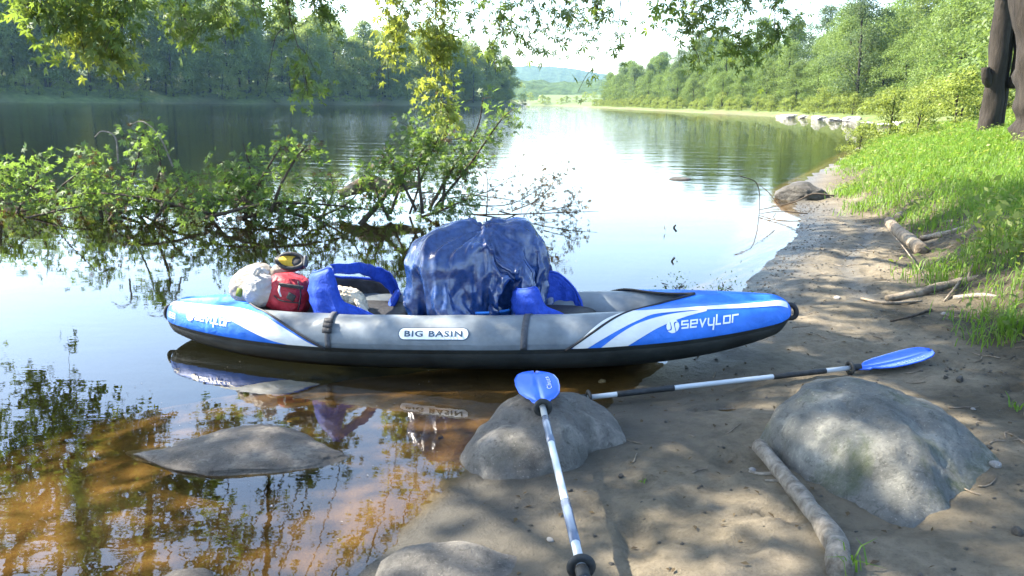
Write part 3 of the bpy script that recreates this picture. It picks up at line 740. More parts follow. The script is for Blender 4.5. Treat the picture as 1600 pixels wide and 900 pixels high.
root = fallen('fallen_branch', 'dark bare twigs with a few withered leaves over the water right of the blue tarp',
       [[(640, 300), (740, 305), (830, 318), (905, 335)], [(700, 335), (790, 335), (880, 332), (935, 330)], [(720, 320), (800, 318), (868, 275)], [(760, 335), (762, 290), (757, 250)], [(800, 330), (840, 310), (850, 262)],
        [(850, 330), (890, 320), (900, 300)], [(780, 330), (830, 345), (880, 380)], [(700, 310), (760, 300), (820, 262)], [(830, 320), (862, 290), (880, 248)], [(640, 345), (700, 350), (750, 310)]], 10.2, 11, .24, 4, .05, M['leaf_brown'], r0=.013, brown=0)
lg = thing('driftwood_log', G(590, 300), 'weathered brown log half afloat among the fallen branches', 'log')
part('log', *tube(smooth_line([D(530, 305, 10.6), D(575, 287, 10.7), D(610, 292, 10.8), D(655, 288, 11)], 6), [.06, .11, .1, .04], 10, .25, 3), M['driftbark'], lg)
part('broken_limb', *tube(smooth_line([D(520, 395, 9.0), D(590, 320, 9.8), D(625, 270, 10.4)], 6), [.03, .035, .02], 6, .2, 3), M['twig'], lg)
tw = thing('arched_twig', G(250, 330), 'pale bare twig arching over the left fallen branches', 'twig')
part('twig', *tube(smooth_line([D(270, 260, 9.3), D(250, 215, 9.3), D(225, 191, 9.3), D(203, 194, 9.3)], 6), [.012, .006], 5), M['drift'], tw)
part('twig', *tube(smooth_line([D(185, 255, 9.3), D(180, 215, 9.3), D(160, 205, 9.3), D(148, 214, 9.3)], 6), [.012, .006], 5), M['drift'], tw)

for px, py, lab in ((1050, 468, 'small leafy green sprig in the shallows, the left and larger one behind the stern'), (1126, 468, 'small dark sprig in the shallows behind the stern, beside the sand')):
    p = G(px, py)
    root = thing('water_sprig', p, lab, 'plant'); W, Lf = Mix(), Mix()
    for k in range(7):
        e = np.array(p) + np.array([rng.uniform(-.11, .11), rng.uniform(-.05, .05), rng.uniform(.05, .15)])
        sprigs(W, Lf, smooth_line([np.array(p) + (0, 0, -.03), (np.array(p) + e) / 2 + (0, 0, .02), e], 4), .003, 4, .05, 5, .022, 0, 'leaf', .8, .4)
    part('stem', *W.get(), M['twig'], root); part('leaves', *Lf.get(), M['leaf'], root)

# ------------------------------------------------------------------ rocks
def rock(name, label, centre, size, seed, material, rz=0.0, cuts=5, rough=.10, sub=5, sink=.0, group=None, shape=None, cat='rock'):
    rg = np.random.default_rng(seed)
    V, F = ICO[sub]; V = V.copy()
    V += 0.22 * unit(V) * fbm(V * 0.9 + seed, 2, seed)[:, None]
    for k in range(cuts):
        d = unit(rg.normal(0, 1, 3)); lim = rg.uniform(.58, .86); s = V @ d
        V -= np.outer(np.maximum(s - lim, 0) * .88, d)
    V += unit(V) * (rough * fbm(V * 2.6 + seed * 3, 5, seed + 5, .55))[:, None]
    V /= np.abs(V).max(0)
    if shape is not None: V = shape(V)
    V = rotz(V * np.array(size) * .5, rz)
    o = obj(name, V, F, material); o.location = centre
    return tag(o, label, cat, group)
def ridge(V):
    V = V.copy(); V[:, 2] = np.where(V[:, 2] > 0, V[:, 2] * (1 - .25 * np.abs(V[:, 0] + .25)), V[:, 2]); return V
def dome(V):
    V = V.copy(); up = V[:, 2] > 0
    k = 1 - .34 * np.clip(V[:, 2], 0, 1) ** 1.5
    V[:, 0] = np.where(up, (V[:, 0] + .22) * k - .22, V[:, 0]); V[:, 1] = np.where(up, (V[:, 1] - .1) * k + .1, V[:, 1]); return V
def round_top(sx, pw):
    def fn(V):
        V = np.sign(V) * np.abs(V) ** pw; V = V / np.abs(V).max(0); up = np.clip(V[:, 2], 0, 1)
        V[:, 0] = V[:, 0] * (1 - .26 * up ** 1.3) + sx * up; V[:, 1] = V[:, 1] * (1 - .35 * up) + .12 * up; return V
    return fn
def tip(V):
    V = V.copy(); V[:, 1] *= 1 - .55 * np.abs(V[:, 0]) ** 1.5; V[:, 2] *= 1 - .55 * np.abs(V[:, 0]) ** 2; return V
def sculpted(name, label, base, peak, H, steep, seed, material, sub=110, plateau=0.0, rough=1.0):
    # a rock grown from its footprint: each bearing has its own reach and its own steepness
    pk = np.array(peak[:2], float); B = np.array([p[:2] for p in base], float) - pk
    an = np.arctan2(B[:, 1], B[:, 0]); o_ = np.argsort(an); an, rd, st = an[o_], np.hypot(*B[o_].T), np.array(steep, float)[o_]
    an = np.concatenate([an - 2 * math.pi, an, an + 2 * math.pi]); rd, st = np.tile(rd, 3), np.tile(st, 3)
    def fn(u, v):
        a_ = u * 2 * math.pi - math.pi; Rr = np.interp(a_, an, rd); k = np.interp(a_, an, st)
        s_ = v * 1.25; z = H * (1 - np.clip(s_, 0, 1) ** k) - np.maximum(s_ - 1, 0) * .5
        Rr = Rr * (1 + .05 * np.sin(a_ * 5 + seed)); P = np.column_stack([np.cos(a_) * Rr * np.minimum(s_, 1.04), np.sin(a_) * Rr * np.minimum(s_, 1.04), z])
        q = P * 5 + seed
        dn = .030 * fbm(q, 4, seed, .5) + .018 * (.4 - np.abs(fbm(q * 1.7, 3, seed + 4)))
        edge_ = np.minimum(1, s_ * 4)
        d_ = np.column_stack([np.cos(a_) * np.minimum(s_, 1), np.sin(a_) * np.minimum(s_, 1), 1.2 - np.minimum(s_, 1)]); d_ = unit(d_)
        P = P + d_ * (dn * rough)[:, None]
        return P
    nu, nv = 150, 60
    V, F = grid(fn, nu, nv, True)
    o = obj(name, V, F, material); o.location = (pk[0], pk[1], peak[2]); return tag(o, label, 'rock')
bp = [on_ground(*q) for q in ((1203, 705), (1250, 757), (1335, 795), (1432, 838), (1485, 825), (1580, 785))]
bp += [Vector((2.0, 3.02, 0)), Vector((1.80, 3.35, 0)), Vector((1.45, 3.50, 0)), Vector((1.22, 3.38, 0))]
sculpted('boulder', 'large mossy grey boulder on the sand at lower right', bp, (1.47, 3.05, .0), .305, (7, 5, 4, 3.2, 3, 2.3, 2.3, 3, 5, 6), 5, M['rock_moss'], rough=.8)
bp = [G(*q) for q in ((718, 722), (728, 748), (790, 756), (880, 750), (925, 722), (990, 705))]
bp += [Vector((.50, 3.42, 0)), Vector((.30, 3.56, 0)), Vector((.02, 3.5, 0)), Vector((-.13, 3.3, 0))]
sculpted('boulder', 'grey boulder at the water edge with the paddle blade resting on it', bp, (.19, 3.24, -.02), .190, (3.4, 5, 6, 6, 5, 2.2, 4, 5, 5, 4), 9, M['rock'], rough=.7)
rock('flat_rock', 'flat slate-like rock lying in the shallow water at left', (-1.1, 3.07, -.005), (1.0, .50, .16), 44, M['rock_flat'], R(-6), 5, .06, 6, shape=tip)
rock('flat_rock', 'smooth grey rock at the bottom edge, half buried beside the near paddle', (-.15, 2.14, -.01), (.56, .38, .22), 18, M['rock'], R(5), 4, .05, 5)
rock('flat_rock', 'tip of a grey rock in the water at the bottom edge', (-.97, 2.16, -.05), (.26, .22, .16), 9, M['rock_flat'], 0, 3, .05, 4)
rock('boulder', 'stone propping up the near end of the paddle', (.27, 1.28, .1), (.5, .4, .44), 5, M['rock'], 0, 4, .06, 4)
p = on_ground(1256, 314)
rock('boulder', 'dark wet boulder at the far end of the beach by the waterline', (p.x + .05, p.y + .3, .04), (.92, .7, .50), 51, M['rock_dark'], R(10), 4, .06, 5)
p = G(1062, 280)
rock('stone', 'small dark stone breaking the water surface in mid river', (p.x, p.y, .0), (.46, .3, .10), 61, M['rock_dark'], 0, 2, .05, 3)
p = G(1095, 474)
rock('stone', 'low grey stone in the shallows just behind the stern', (p.x, p.y, .0), (.46, .25, .09), 62, M['rock_dark'], 0, 2, .05, 4)
pr = [(1228, 184, 2.6, .8), (1252, 185, 2.2, .7), (1275, 187, 2.4, .8), (1300, 189, 2.4, .7), (1328, 190, 2.4, 1.1), (1348, 188, 2.4, 1.7), (1368, 191, 2.2, 1.3), (1388, 189, 2.0, 1.9),
      (1400, 196, 1.8, .9), (1418, 194, 1.5, 1.1), (1436, 200, 1.4, .8), (1378, 197, 1.4, .6), (1350, 195, 1.6, .5)]
plabs = ['leftmost low pale rock on the far right shore', 'second low pale rock from the left on the right shore', 'low pale rock in the middle of the gravel shore', 'flat pale rock before the gap in the right shore',
         'pale rock at the left of the bright rock pile', 'tall pale rock at the middle of the bright rock pile', 'pale rock at the right of the bright rock pile', 'highest pale rock standing against the trees on the right shore',
         'pale rock below the highest shore rock', 'grey-white rock right of the bright rock pile', 'last pale rock before the grassy bank', 'small pale rock at the water under the rock pile', 'smallest pale rock at the water left of the rock pile']
for k, ((px, py, w, h), lab) in enumerate(zip(pr, plabs)):
    p = G(px, py); s = p.y / 75
    rock('shore_rock', lab, (p.x + .6, p.y + .6, .1), (w * s * .95, 1.6 * s, h * s * .75), 70 + k, M['rock_pale'], k * .7, 9, .2, 4, group='pale rocks on the right shore')
peb = [(940, 597, .03), (1500, 595, .035), (1478, 590, .016), (1308, 467, .035), (1345, 325, .07), (1490, 480, .03), (1475, 492, .03), (970, 745, .02), (1105, 643, .015), (1175, 735, .02), (688, 685, .02), (1545, 700, .02), (1555, 728, .03), (890, 768, .02), (1590, 835, .035), (860, 845, .018), (1040, 660, .012), (1240, 610, .015), (1520, 640, .015), (1130, 700, .012)]
plab = ['pebble beside the kayak stern above the lying paddle', 'pale pebble cluster right of the far paddle blade', 'tiny pale chip below the far paddle blade', 'dark pebble on the drag mark behind the stern', 'pale pebble patch high on the beach near the far boulder', 'dark pebble below the long bare branch', 'second dark pebble just below the long bare branch', 'pale pebble on the sunny sand in mid beach', 'dark speck of stone right of the paddle rock', 'dark pebble at the tip of the driftwood branch', 'pale pebble in the shallows left of the paddle rock', 'dark pebble behind the right flank of the boulder', 'dark pebble at the right foot of the boulder', 'pale pebble beside the near paddle shaft', 'dark pebble at the right edge of the picture, low down', 'dark pebble close to the near paddle, near the bottom', 'pale chip on the sand above the paddle rock', 'dark chip of stone above the big boulder', 'dark chip right of the big boulder top', 'pale chip on the sand left of the big boulder']
for k, (px, py, s) in enumerate(peb):
    p = on_ground(px, py)
    o = rock('pebble', plab[k], (p.x, p.y, p.z + s * .2), (s * 1.5, s * 1.1, s), 100 + k, M['rock_pale' if k % 3 == 0 else 'rock_dark'], k, 3, .1, 3, group='pebbles on the beach', cat='pebble')

# ------------------------------------------------------------------ driftwood on the beach
def log_thing(name, label, lines, material, cat='log', names=None, lift=.6, wob=.18, n=12):
    p0 = on_ground(*lines[0][0][0]); root = thing(name, p0, label, cat)
    for k, (pl, rad) in enumerate(lines):
        P = []
        for q in pl:
            g = on_ground(q[0], q[1]); up = q[2] if len(q) > 2 else 0
            P.append(np.array([g.x, g.y, g.z + max(rad) * lift + up]))
        part((names or ['wood'] * 99)[k], *tube(smooth_line(P, 7), rad, n, wob, k + 3), material, root)
    return root
log_thing('driftwood_branch', 'pale bleached driftwood branch lying against the large boulder', [([(1184, 712, .02), (1225, 752), (1262, 800), (1300, 850), (1312, 905)], [.029, .030, .032, .036, .037]), ([(1228, 740), (1190, 742), (1170, 738)], [.008, .004]), ([(1222, 752), (1195, 752)], [.006, .003])], M['drift'], 'driftwood', ['wood', 'twig', 'twig'])
log_thing('fallen_log', 'thick banded log on the beach in front of the grass', [([(1388, 352), (1405, 368), (1425, 385), (1440, 397)], [.058, .062, .066, .06]), ([(1402, 345), (1412, 332), (1424, 320, .12)], [.05, .05, .04])], M['driftbark'], 'log', ['wood', 'dark_limb'])
log_thing('fallen_branch', 'long bare branch lying across the upper beach into the grass', [([(1385, 471), (1430, 463), (1480, 450), (1530, 441), (1605, 437)], [.022, .032, .036, .036, .03]), ([(1345, 468), (1385, 475), (1440, 472)], [.008, .012, .008]), ([(1460, 455), (1410, 400, .08), (1380, 368, .1)], [.006, .003]), ([(1500, 445, .02), (1475, 472)], [.012, .006]), ([(1510, 440), (1518, 425, .06)], [.008, .004])], M['driftbark'], 'branch', ['wood', 'twig', 'twig', 'twig', 'twig'], n=8)
log_thing('beach_twig', 'thin dark stick on the sand below the long branch', [([(1392, 503), (1425, 495), (1455, 485)], [.006, .008, .009])], M['twig'], 'twig', n=6)
log_thing('beach_twig', 'short pale root sticking out of the bank soil behind the thick log', [([(1440, 375), (1475, 368), (1505, 358)], [.03, .03, .015]), ([(1445, 350), (1480, 348), (1495, 345)], [.02, .02, .01])], M['drift'], 'root', n=6)
log_thing('beach_twig', 'pale root under the long branch near the grass', [([(1490, 468), (1530, 464), (1560, 466)], [.018, .02, .008])], M['drift'], 'root', n=6)
bb = thing('bare_branch', G(1200, 335), 'thin bare dark branch curving out over the water by the far boulder', 'branch')
for pl, r in (([(1304, 306), (1270, 303), (1240, 316), (1186, 328)], .022), ([(1262, 334), (1220, 330), (1186, 334)], .016), ([(1156, 275), (1182, 286), (1187, 320), (1180, 360), (1160, 380)], .011), ([(1215, 318), (1200, 300), (1184, 286)], .012), ([(1212, 334), (1195, 355), (1182, 366)], .008)):
    part('twig', *tube(smooth_line([D(x, y, 10.6 + .1 * k) for k, (x, y) in enumerate(pl)], 7), [r * .6, r * .28], 6, .15, 2), M['twig'], bb)
fw = thing('floating_twig', G(1055, 360), 'short crooked twig poking out of the calm water in mid river', 'twig')
part('twig', *tube(smooth_line([D(1057, 362, 8.3), D(1053, 356, 8.3), D(1056, 351, 8.3)], 5), [.012, .010], 6), M['twig'], fw)
fw = thing('floating_leaf', G(1040, 362), 'tiny dark leaf floating on the calm water beside a crooked twig', 'leaf')
part('leaf', *scatter_leaves([np.array(G(1040, 363)) + (0, 0, .01)], [(0, 0, 1)], [.08], 'leaf'), M['leaf_brown'], fw)

# leaf litter and specks on the sand
Lt = Mix(); k = 0
while k < 900:
    x, y = rng.uniform(-.3, 4.5), rng.uniform(1.9, 9)
    z, sd, bd, _ = terrain([x], [y])
    if sd[0] < .06 or bd[0] > .3: continue
    Lt.add(*scatter_leaves([(x, y, z[0] + .006)], [(rng.normal(), rng.normal(), .05)], [rng.uniform(.008, .035)], 'leaf', 3)); k += 1
GV = Mix(); k = 0
oc = np.array([(1, 0, 0), (0, 1, 0), (-1, 0, 0), (0, -1, 0), (0, 0, 1), (0, 0, -1.0)]); of = [(0, 1, 4, 4), (1, 2, 4, 4), (2, 3, 4, 4), (3, 0, 4, 4)]
gx_, gy_ = rng.uniform(-.4, 5.5, 60000), 1.9 + 11 * rng.random(60000) ** 1.3
z_, sd_a, bd_a, _ = terrain(gx_, gy_)
pr_ = np.exp(-np.abs(sd_a - .12) / .28) * sst(4.5, 6.5, gy_) + .05 + .35 * sst(-1.2, -.1, bd_a); pr_ *= (sd_a > .0) * (bd_a < .4) * (.4 + .9 * (fbm(np.column_stack([gx_, gy_, 0 * gx_]) * 2.2, 2, 6) > 0))
kp = rng.random(60000) < pr_ * .38
gr_ = np.column_stack([gx_, gy_, z_])[kp]; k = len(gr_); sz_ = rng.uniform(.003, .011, k) * (.7 + .06 * gr_[:, 1])
cub = np.array([(x, y, z) for x in (-1, 1) for y in (-1, 1) for z in (-1, 1)], float) * (1, .8, .55); cub[1::2, :2] *= .6
V = gr_[:, None, :] + (cub[None] * sz_[:, None, None]) @ np.array([[.8, .6, 0], [-.6, .8, 0], [0, 0, 1]]) + rng.normal(0, .12, (k, 8, 3)) * sz_[:, None, None]
F = np.array([[0, 1, 3, 2], [4, 6, 7, 5], [0, 4, 5, 1], [2, 3, 7, 6], [1, 5, 7, 3]])[None] + (np.arange(k) * 8)[:, None, None]
tag(obj('gravel', V.reshape(-1, 3), F.reshape(-1, 4), M['rock_dark'], smooth=False), 'fine dark gravel and specks scattered along the wet edge of the beach', 'gravel', kind='stuff')
TW = Mix(); k = 0
while k < 130:
    x, y = rng.uniform(-.1, 4.6), rng.uniform(1.9, 9)
    z, sd, bd, _ = terrain([x], [y])
    if sd[0] < .1 or bd[0] > .5 or rng.random() > .25 + .75 * sst(-2.2, 0, bd[0]): continue
    a_ = rng.uniform(0, 3.14); l_ = rng.uniform(.03, .16); q = np.array([(x + math.cos(a_) * l_ * t, y + math.sin(a_) * l_ * t + .02 * math.sin(t * 3 + k), 0) for t in np.linspace(-.5, .5, 5)])
    q[:, 2] = terrain(q[:, 0], q[:, 1])[0] + .004; TW.add(*tube(q, [.0035, .0018], 4)); k += 1
tag(obj('twig_litter', *TW.get(), M['driftbark']), 'short broken twigs strewn over the sandy beach', 'twigs', kind='stuff')
tag(obj('leaf_litter', *Lt.get(), M['leaf_brown']), 'brown leaf specks strewn over the sandy beach', 'leaf litter', kind='stuff')
FL = Mix()
for k in range(150):
    p = G(rng.uniform(20, 700), rng.uniform(560, 890))
    if terrain([p.x], [p.y])[1][0] > -.05: continue
    FL.add(*scatter_leaves([(p.x, p.y, .003)], [(rng.normal(), rng.normal(), 0)], [rng.uniform(.004, .013)], 'leaf', 6))
tag(obj('floating_specks', *FL.get(), M['drift']), 'pale bits of debris floating on the shallow water', 'debris', kind='stuff')

# ------------------------------------------------------------------ grass
def blades(P, hgt, w, lean=.5):
    n = len(P); a = rng.uniform(0, 6.28, n); d = np.column_stack([np.cos(a), np.sin(a), np.zeros(n)]); s = np.column_stack([-np.sin(a), np.cos(a), np.zeros(n)])
    le = (lean * rng.uniform(.2, 1.3, n) * hgt)[:, None]; h = hgt[:, None]; up = np.array([0, 0, 1.0]); w = np.asarray(w)[:, None] if np.ndim(w) else w
    R0, R1, R2 = P, P + up * h * .6 + d * le * .35, P + up * h * (1 - .25 * lean) + d * le
    V = np.stack([R0 - s * w, R0 + s * w, R1 + s * w * .8, R1 - s * w * .8, R2 + s * w * .15, R2 - s * w * .15], 1)
    F = np.array([[0, 1, 2, 3], [3, 2, 4, 5]])[None] + (np.arange(n) * 6)[:, None, None]
    return V.reshape(-1, 3), F.reshape(-1, 4)
n = 250000
X = rng.uniform(2.4, 16, n); Y = 2.6 + 30 * rng.random(n) ** 1.5
z, sd, bd, _ = terrain(X, Y)
P3 = np.column_stack([X, Y, 0 * X]); cl = fbm(P3 * 1.1, 3, 40)
keep = (sd > .25) & (rng.random(n) < sst(-.25, .4, bd + .5 * cl)) & (X < 1.0 * Y + 2.5)
P = np.column_stack([X, Y, z - .01])[keep]; hh = (.13 + .10 * cl[keep] + .14 * rng.random(keep.sum())) * (.55 + .45 * sst(0, 1.2, bd[keep]))
V, F = blades(P, np.maximum(hh, .06), .0018 + .00030 * P[:, 1], .95)
qi = rng.choice(len(P), 26000); WP = P[qi] + np.column_stack([rng.normal(0, .05, (len(qi), 2)), rng.uniform(.03, .24, len(qi))])
wk = vnoise(WP * 1.4, 77) > -.1; WP = WP[wk]
tag(obj('bank_weeds', *scatter_leaves(WP, rng.normal(0, 1, (len(WP), 3)) * (1, 1, .3), rng.uniform(.03, .075, len(WP)) * (.7 + .03 * WP[:, 1]), 'leaf', 1.2), M['shrub']), 'low broad-leaved weeds growing through the grass of the right bank', 'weeds', kind='stuff')
tag(obj('bank_grass', V, F, M['grass']), 'lush green grass covering the right bank', 'grass', kind='stuff')
for px, py, nb, hg, lab in ((1335, 893, 9, .11, 'small bright grass tuft at the foot of the driftwood branch'), (1580, 520, 60, .16, 'grass tuft alone on the soil at the right edge'), (1400, 330, 50, .22, 'grass tuft behind the thick log'), (1005, 755, 6, .03, 'tiny sprout in a sunlit patch of sand'), (1590, 640, 12, .06, 'low sprouts at the right edge behind the boulder')):
    p = on_ground(px, py); q = np.array(p) + rng.normal(0, hg * .28, (nb, 3)) * (1, 1, 0)
    V, F = blades(q, hg * rng.uniform(.6, 1.2, nb), .0028 + .0004 * p.y, .9)
    tag(obj('grass_tuft', V, F, M['grass'], origin=p), lab, 'grass')
W, Lf = Mix(), Mix(); p0 = on_ground(1590, 395)
root = thing('bank_weed', p0, 'broad-leaved weed growing in the grass at the right edge', 'plant')
for k in range(9):
    b0 = np.array(p0) + rng.normal(0, .16, 3) * (1, 1, 0); e = b0 + np.array([rng.uniform(-.15, .15), rng.uniform(-.1, .1), rng.uniform(.2, .45)])
    sprigs(W, Lf, smooth_line([b0, (b0 + e) / 2 + (.02, 0, .02), e], 5), .005, 5, .08, 3, .075, .3, 'leaf', .9, .3)
part('stem', *W.get(), M['grass'], root); part('leaves', *Lf.get(), M['shrub'], root)

# ------------------------------------------------------------------ the inflatable kayak
HL = 1.83
kayak = thing('inflatable_kayak', (-.265, 4.50, 0.010), 'blue and grey inflatable kayak with black hull, drawn up at the water edge', 'kayak', rot=(0, R(-2.9), R(-7.2)))
def prof(t):
    a = np.abs(t); cap = np.sqrt(np.clip(1 - (np.maximum(a - .945, 0) / .055) ** 2, 0, 1))
    r = .128 * (1 - .40 * a ** 4) * cap
    yc = .285 * np.clip(1 - a ** 2.5, 0, 1) ** .8
    zc = .152 + .075 * a ** 2.6
    return r, yc, zc, cap
def S(t, th, off=0.0, side=-1):
    t = np.asarray(t, float); th = np.radians(np.asarray(th, float)); r, yc, zc, cap = prof(t)
    rr = r + off
    return np.column_stack([t * HL, side * (yc + rr * np.cos(th)), zc + rr * np.sin(th)])
def deckpt(t, v, off, side):              # v 0..1: up the tube from the hull seam, then across to the centre line
    t, v = np.asarray(t, float), np.asarray(v, float)
    th = -15 + 105 * np.clip(v / .6, 0, 1)
    A = S(t, th, off, side); r, yc, zc, cap = prof(t)
    w = np.clip((v - .6) / .4, 0, 1)
    crest = .022 * np.sin(w * math.pi * .5) * (1 - np.abs(t)) * 4 - .018 * np.sin(w * math.pi)
    B = np.column_stack([t * HL, side * yc * (1 - w), zc + r + off + crest * cap])
    return np.where((v > .6)[:, None], B, A)
# black hull
def hullfn(u, v):
    t = np.sin((u * 2 - 1) * math.pi / 2) * .999; r, yc, zc, cap = prof(t)
    th = R(-13); y0, z0 = yc + (r + .004) * math.cos(th), zc + (r + .004) * math.sin(th)
    keel = zc - (r * 1.0 + .075 * (1 - np.abs(t) ** 5)) * cap
    w = np.abs(v * 2 - 1); sg = np.where(v < .5, -1, 1)
    y = w * w * y0 + 2 * w * (1 - w) * y0 * 1.03; z = w * w * z0 + 2 * w * (1 - w) * keel + (1 - w) ** 2 * keel
    bulge = .012 * np.sin(math.pi * np.clip(w, 0, 1)) * cap
    return np.column_stack([t * HL, sg * (y + bulge), z])
V, F = grid(hullfn, 120, 41)
obj('hull', V, F, M['black_pvc'], kayak)
V, F = grid(lambda u, v: S(np.sin((u * 2 - 1) * math.pi / 2) * .999, -15 + 0 * u + (v * 2 - 1) * 6 - 1.5, .0118), 120, 5)
obj('seam_tape', V, F, M['black_pvc'], kayak)
for sd_ in (-1, 1):
    V, F = grid(lambda u, v: S(np.sin((u * 2 - 1) * math.pi / 2) * .995, v * 360, 0, sd_) + np.column_stack([0 * u, 0 * u, .0018 * np.sin(u * 90) * np.exp(-((u - .5) / .3) ** 2)]), 140, 33)
    obj('side_tube', V, F, M['grey_pvc'], kayak)
V, F = grid(lambda u, v: np.column_stack([(u * 2 - 1) * 1.55, (v * 2 - 1) * .30 * np.clip(1 - np.abs(u * 2 - 1) ** 3, 0, 1) ** .6, .075 + .018 * np.cos(v * math.pi * 6) ** 2 + .05 * np.abs(u * 2 - 1) ** 3]), 40, 40)
obj('floor', V, F, M['grey_pvc'], kayak)
# deck covers with white stripes
EDGE = {-1: ([0, .26, .43, .6, .8, 1], [-.385, -.50, -.57, -.635, -.69, -.73]), 1: ([0, .26, .43, .6, .8, 1], [.335, .425, .48, .535, .62, .72])}
for end in (-1, 1):
    for sd_ in (-1, 1):
        def cov(u, v):
            e = np.interp(v, *EDGE[end]); t = end * .998 + (e - end * .998) * u
            P = deckpt(t, v, .006, sd_)
            fold = .0018 * np.sin(v * 30 + u * 9) * np.exp(-((u - .9) / .16) ** 2) * (v < .62) + .0007 * np.sin(t * 95 + 3 * np.sin(t * 31)) * np.exp(-v / .12) + .0014 * vnoise(np.column_stack([t * 9, v * 6, 0 * t]), 3 + end)
            P[:, 1] += sd_ * fold * prof(t)[3]; P[:, 2] += .006 * vnoise(np.column_stack([t * 6, v * 5, 0 * t]), 9) * (v > .55) * prof(t)[3]
            return P
        V, F = grid(cov, 90, 60); o = obj('deck_cover', V, F, M['blue'], kayak); solid(o, .004, 0)
        def rim(u):
            e = np.interp(u, *EDGE[end]); return deckpt(e, u, .010, sd_)
        o = obj('cover_piping', *tube(rim(np.linspace(0, .995, 40)), .007, 6), M['black'], kayak)
def patch(name, pairs, off, material, parent, n=60, m_=6):
    A = smooth_line([(a[0], a[1], 0) for a, b_ in pairs], 10); B = smooth_line([(b_[0], b_[1], 0) for a, b_ in pairs], 10)
    k = len(A)
    def fn(u, v):
        i = np.clip(np.round(u * (k - 1)).astype(int), 0, k - 1)
        q = A[i] * (1 - v[:, None]) + B[i] * v[:, None]
        P = S(q[:, 0], q[:, 1], off); 
        return P
    V, F = grid(fn, k, m_)
    return obj(name, V, F, material, parent)
patch('white_stripe', [((.985, 78), (.985, 40)), ((.93, 74), (.94, 50)), ((.85, 77), (.85, 57)), ((.72, 84), (.72, 66)), ((.60, 88), (.60, 64)), ((.52, 82), (.545, 48)), ((.455, 58), (.49, 28)), ((.40, 24), (.435, 6)), ((.355, -10), (.395, -12))], .0112, M['white_fabric'], kayak)
patch('white_stripe', [((.74, 66), (.74, 60)), ((.64, 60), (.67, 46)), ((.55, 42), (.60, 26)), ((.485, 16), (.55, 6)), ((.435, -12), (.51, -12))], .0105, M['white_fabric'], kayak)
patch('white_stripe', [((-.975, 86), (-.975, 58)), ((-.90, 84), (-.90, 62)), ((-.80, 86), (-.80, 54)), ((-.70, 84), (-.71, 36)), ((-.60, 58), (-.64, 16)), ((-.515, 28), (-.565, -3)), ((-.435, -2), (-.49, -12)), ((-.40, -12), (-.445, -13))], .0112, M['white_fabric'], kayak)

# straps, buckle, handles
def band(t0, w, th0, th1, material, off=.006, name='strap', slant=0.0):
    V, F = grid(lambda u, v: S(t0 + (v - .5) * w / HL + slant * u, th0 + (th1 - th0) * u, off), 24, 3); o = obj(name, V, F, material, kayak); solid(o, .003, 1); return o
band(.215, .035, -12, 165, M['strap'], slant=.012)
bs = band(-.375, .030, -12, 150, M['strap'], .012)
for k, th in enumerate((28, 40, 52)):
    V, F = grid(lambda u, v: S(-.375 + (v - .5) * .052 / HL, th + (u - .5) * 10, .02 + .004 * np.sin(u * math.pi)), 6, 4); o = obj('buckle', V, F, M['black'], bs); solid(o, .008, 0)
for end in (-1, 1):
    P = S([end * .985, end * 1.0, end * 1.0, end * .985], [70, 60, -40, -50], .01) + np.array([[0, .0, 0], [end * .035, .05, .0], [end * .04, .05, -.01], [0, .05, 0]])
    P = np.array([(end * 1.79, 0, .265), (end * 1.842, 0, .262), (end * 1.862, 0, .225), (end * 1.850, 0, .195), (end * 1.80, 0, .19)])
    obj('nose_handle', *tube(smooth_line(P, 6), .007, 8, 0, 0, 2.0), M['black'], kayak)
for x, ln in ((.12, .10), (1.15, .13), (-.62, .08)):
    V, F = box((x, .285 - .14, .20), (ln, .025, .05)); bevel(obj('inner_buckle', V, F, M['black'], kayak), .008)
    V, F = box((x - .12, .285 - .135, .20), (.16, .012, .03)); obj('inner_strap', V, F, M['black'], kayak)

# lettering: square strokes laid on the tube
def stroke(pts, w, closed=False):
    P = [np.array(p, float) for p in pts]; n = len(P); Lp, Rp = [], []
    for i in range(n):
        a = P[i - 1] if (i > 0 or closed) else None; c = P[(i + 1) % n] if (i < n - 1 or closed) else None
        d1 = (P[i] - a) / np.linalg.norm(P[i] - a) if a is not None else None
        d2 = (c - P[i]) / np.linalg.norm(c - P[i]) if c is not None else None
        if d1 is None: d1 = d2
        if d2 is None: d2 = d1
        n1 = np.array([-d1[1], d1[0]]); n2 = np.array([-d2[1], d2[0]]); mt = n1 + n2; mt /= np.linalg.norm(mt)
        k = w / 2 / max(.35, mt @ n1); Lp.append(P[i] + mt * k); Rp.append(P[i] - mt * k)
    V = np.array(Lp + Rp); m_ = n if closed else n - 1
    return V, np.array([[i, (i + 1) % n, n + (i + 1) % n, n + i] for i in range(m_)])
LET = {'s': ([[(1, 1), (0, 1), (0, .5), (1, .5), (1, 0), (0, 0)]], 1.0), 'e': ([[(1, 0), (0, 0), (0, 1), (1, 1), (1, .5), (.12, .5)]], 1.0), 'v': ([[(0, 1.08), (.45, 0), (.95, 1.08)]], .95),
       'y': ([[(0, 1.08), (0, .3), (.15, 0), (.78, 0)], [(.9, 1.08), (.9, -.75)]], .9), 'l': ([[(0, 1.5), (0, 0), (.75, 0)]], .75), 'o': ([[(0, 0), (0, 1), (1, 1), (1, 0)]], 1.0), 'r': ([[(0, -.1), (0, 1), (.95, 1)]], .8)}
def wrap(V2, x0, th0, sx, sy, off):
    V2 = np.asarray(V2); t = x0 + V2[:, 0] * sx / HL; r = prof(t)[0]
    return S(t, th0 + np.degrees(V2[:, 1] * sy / r), off)
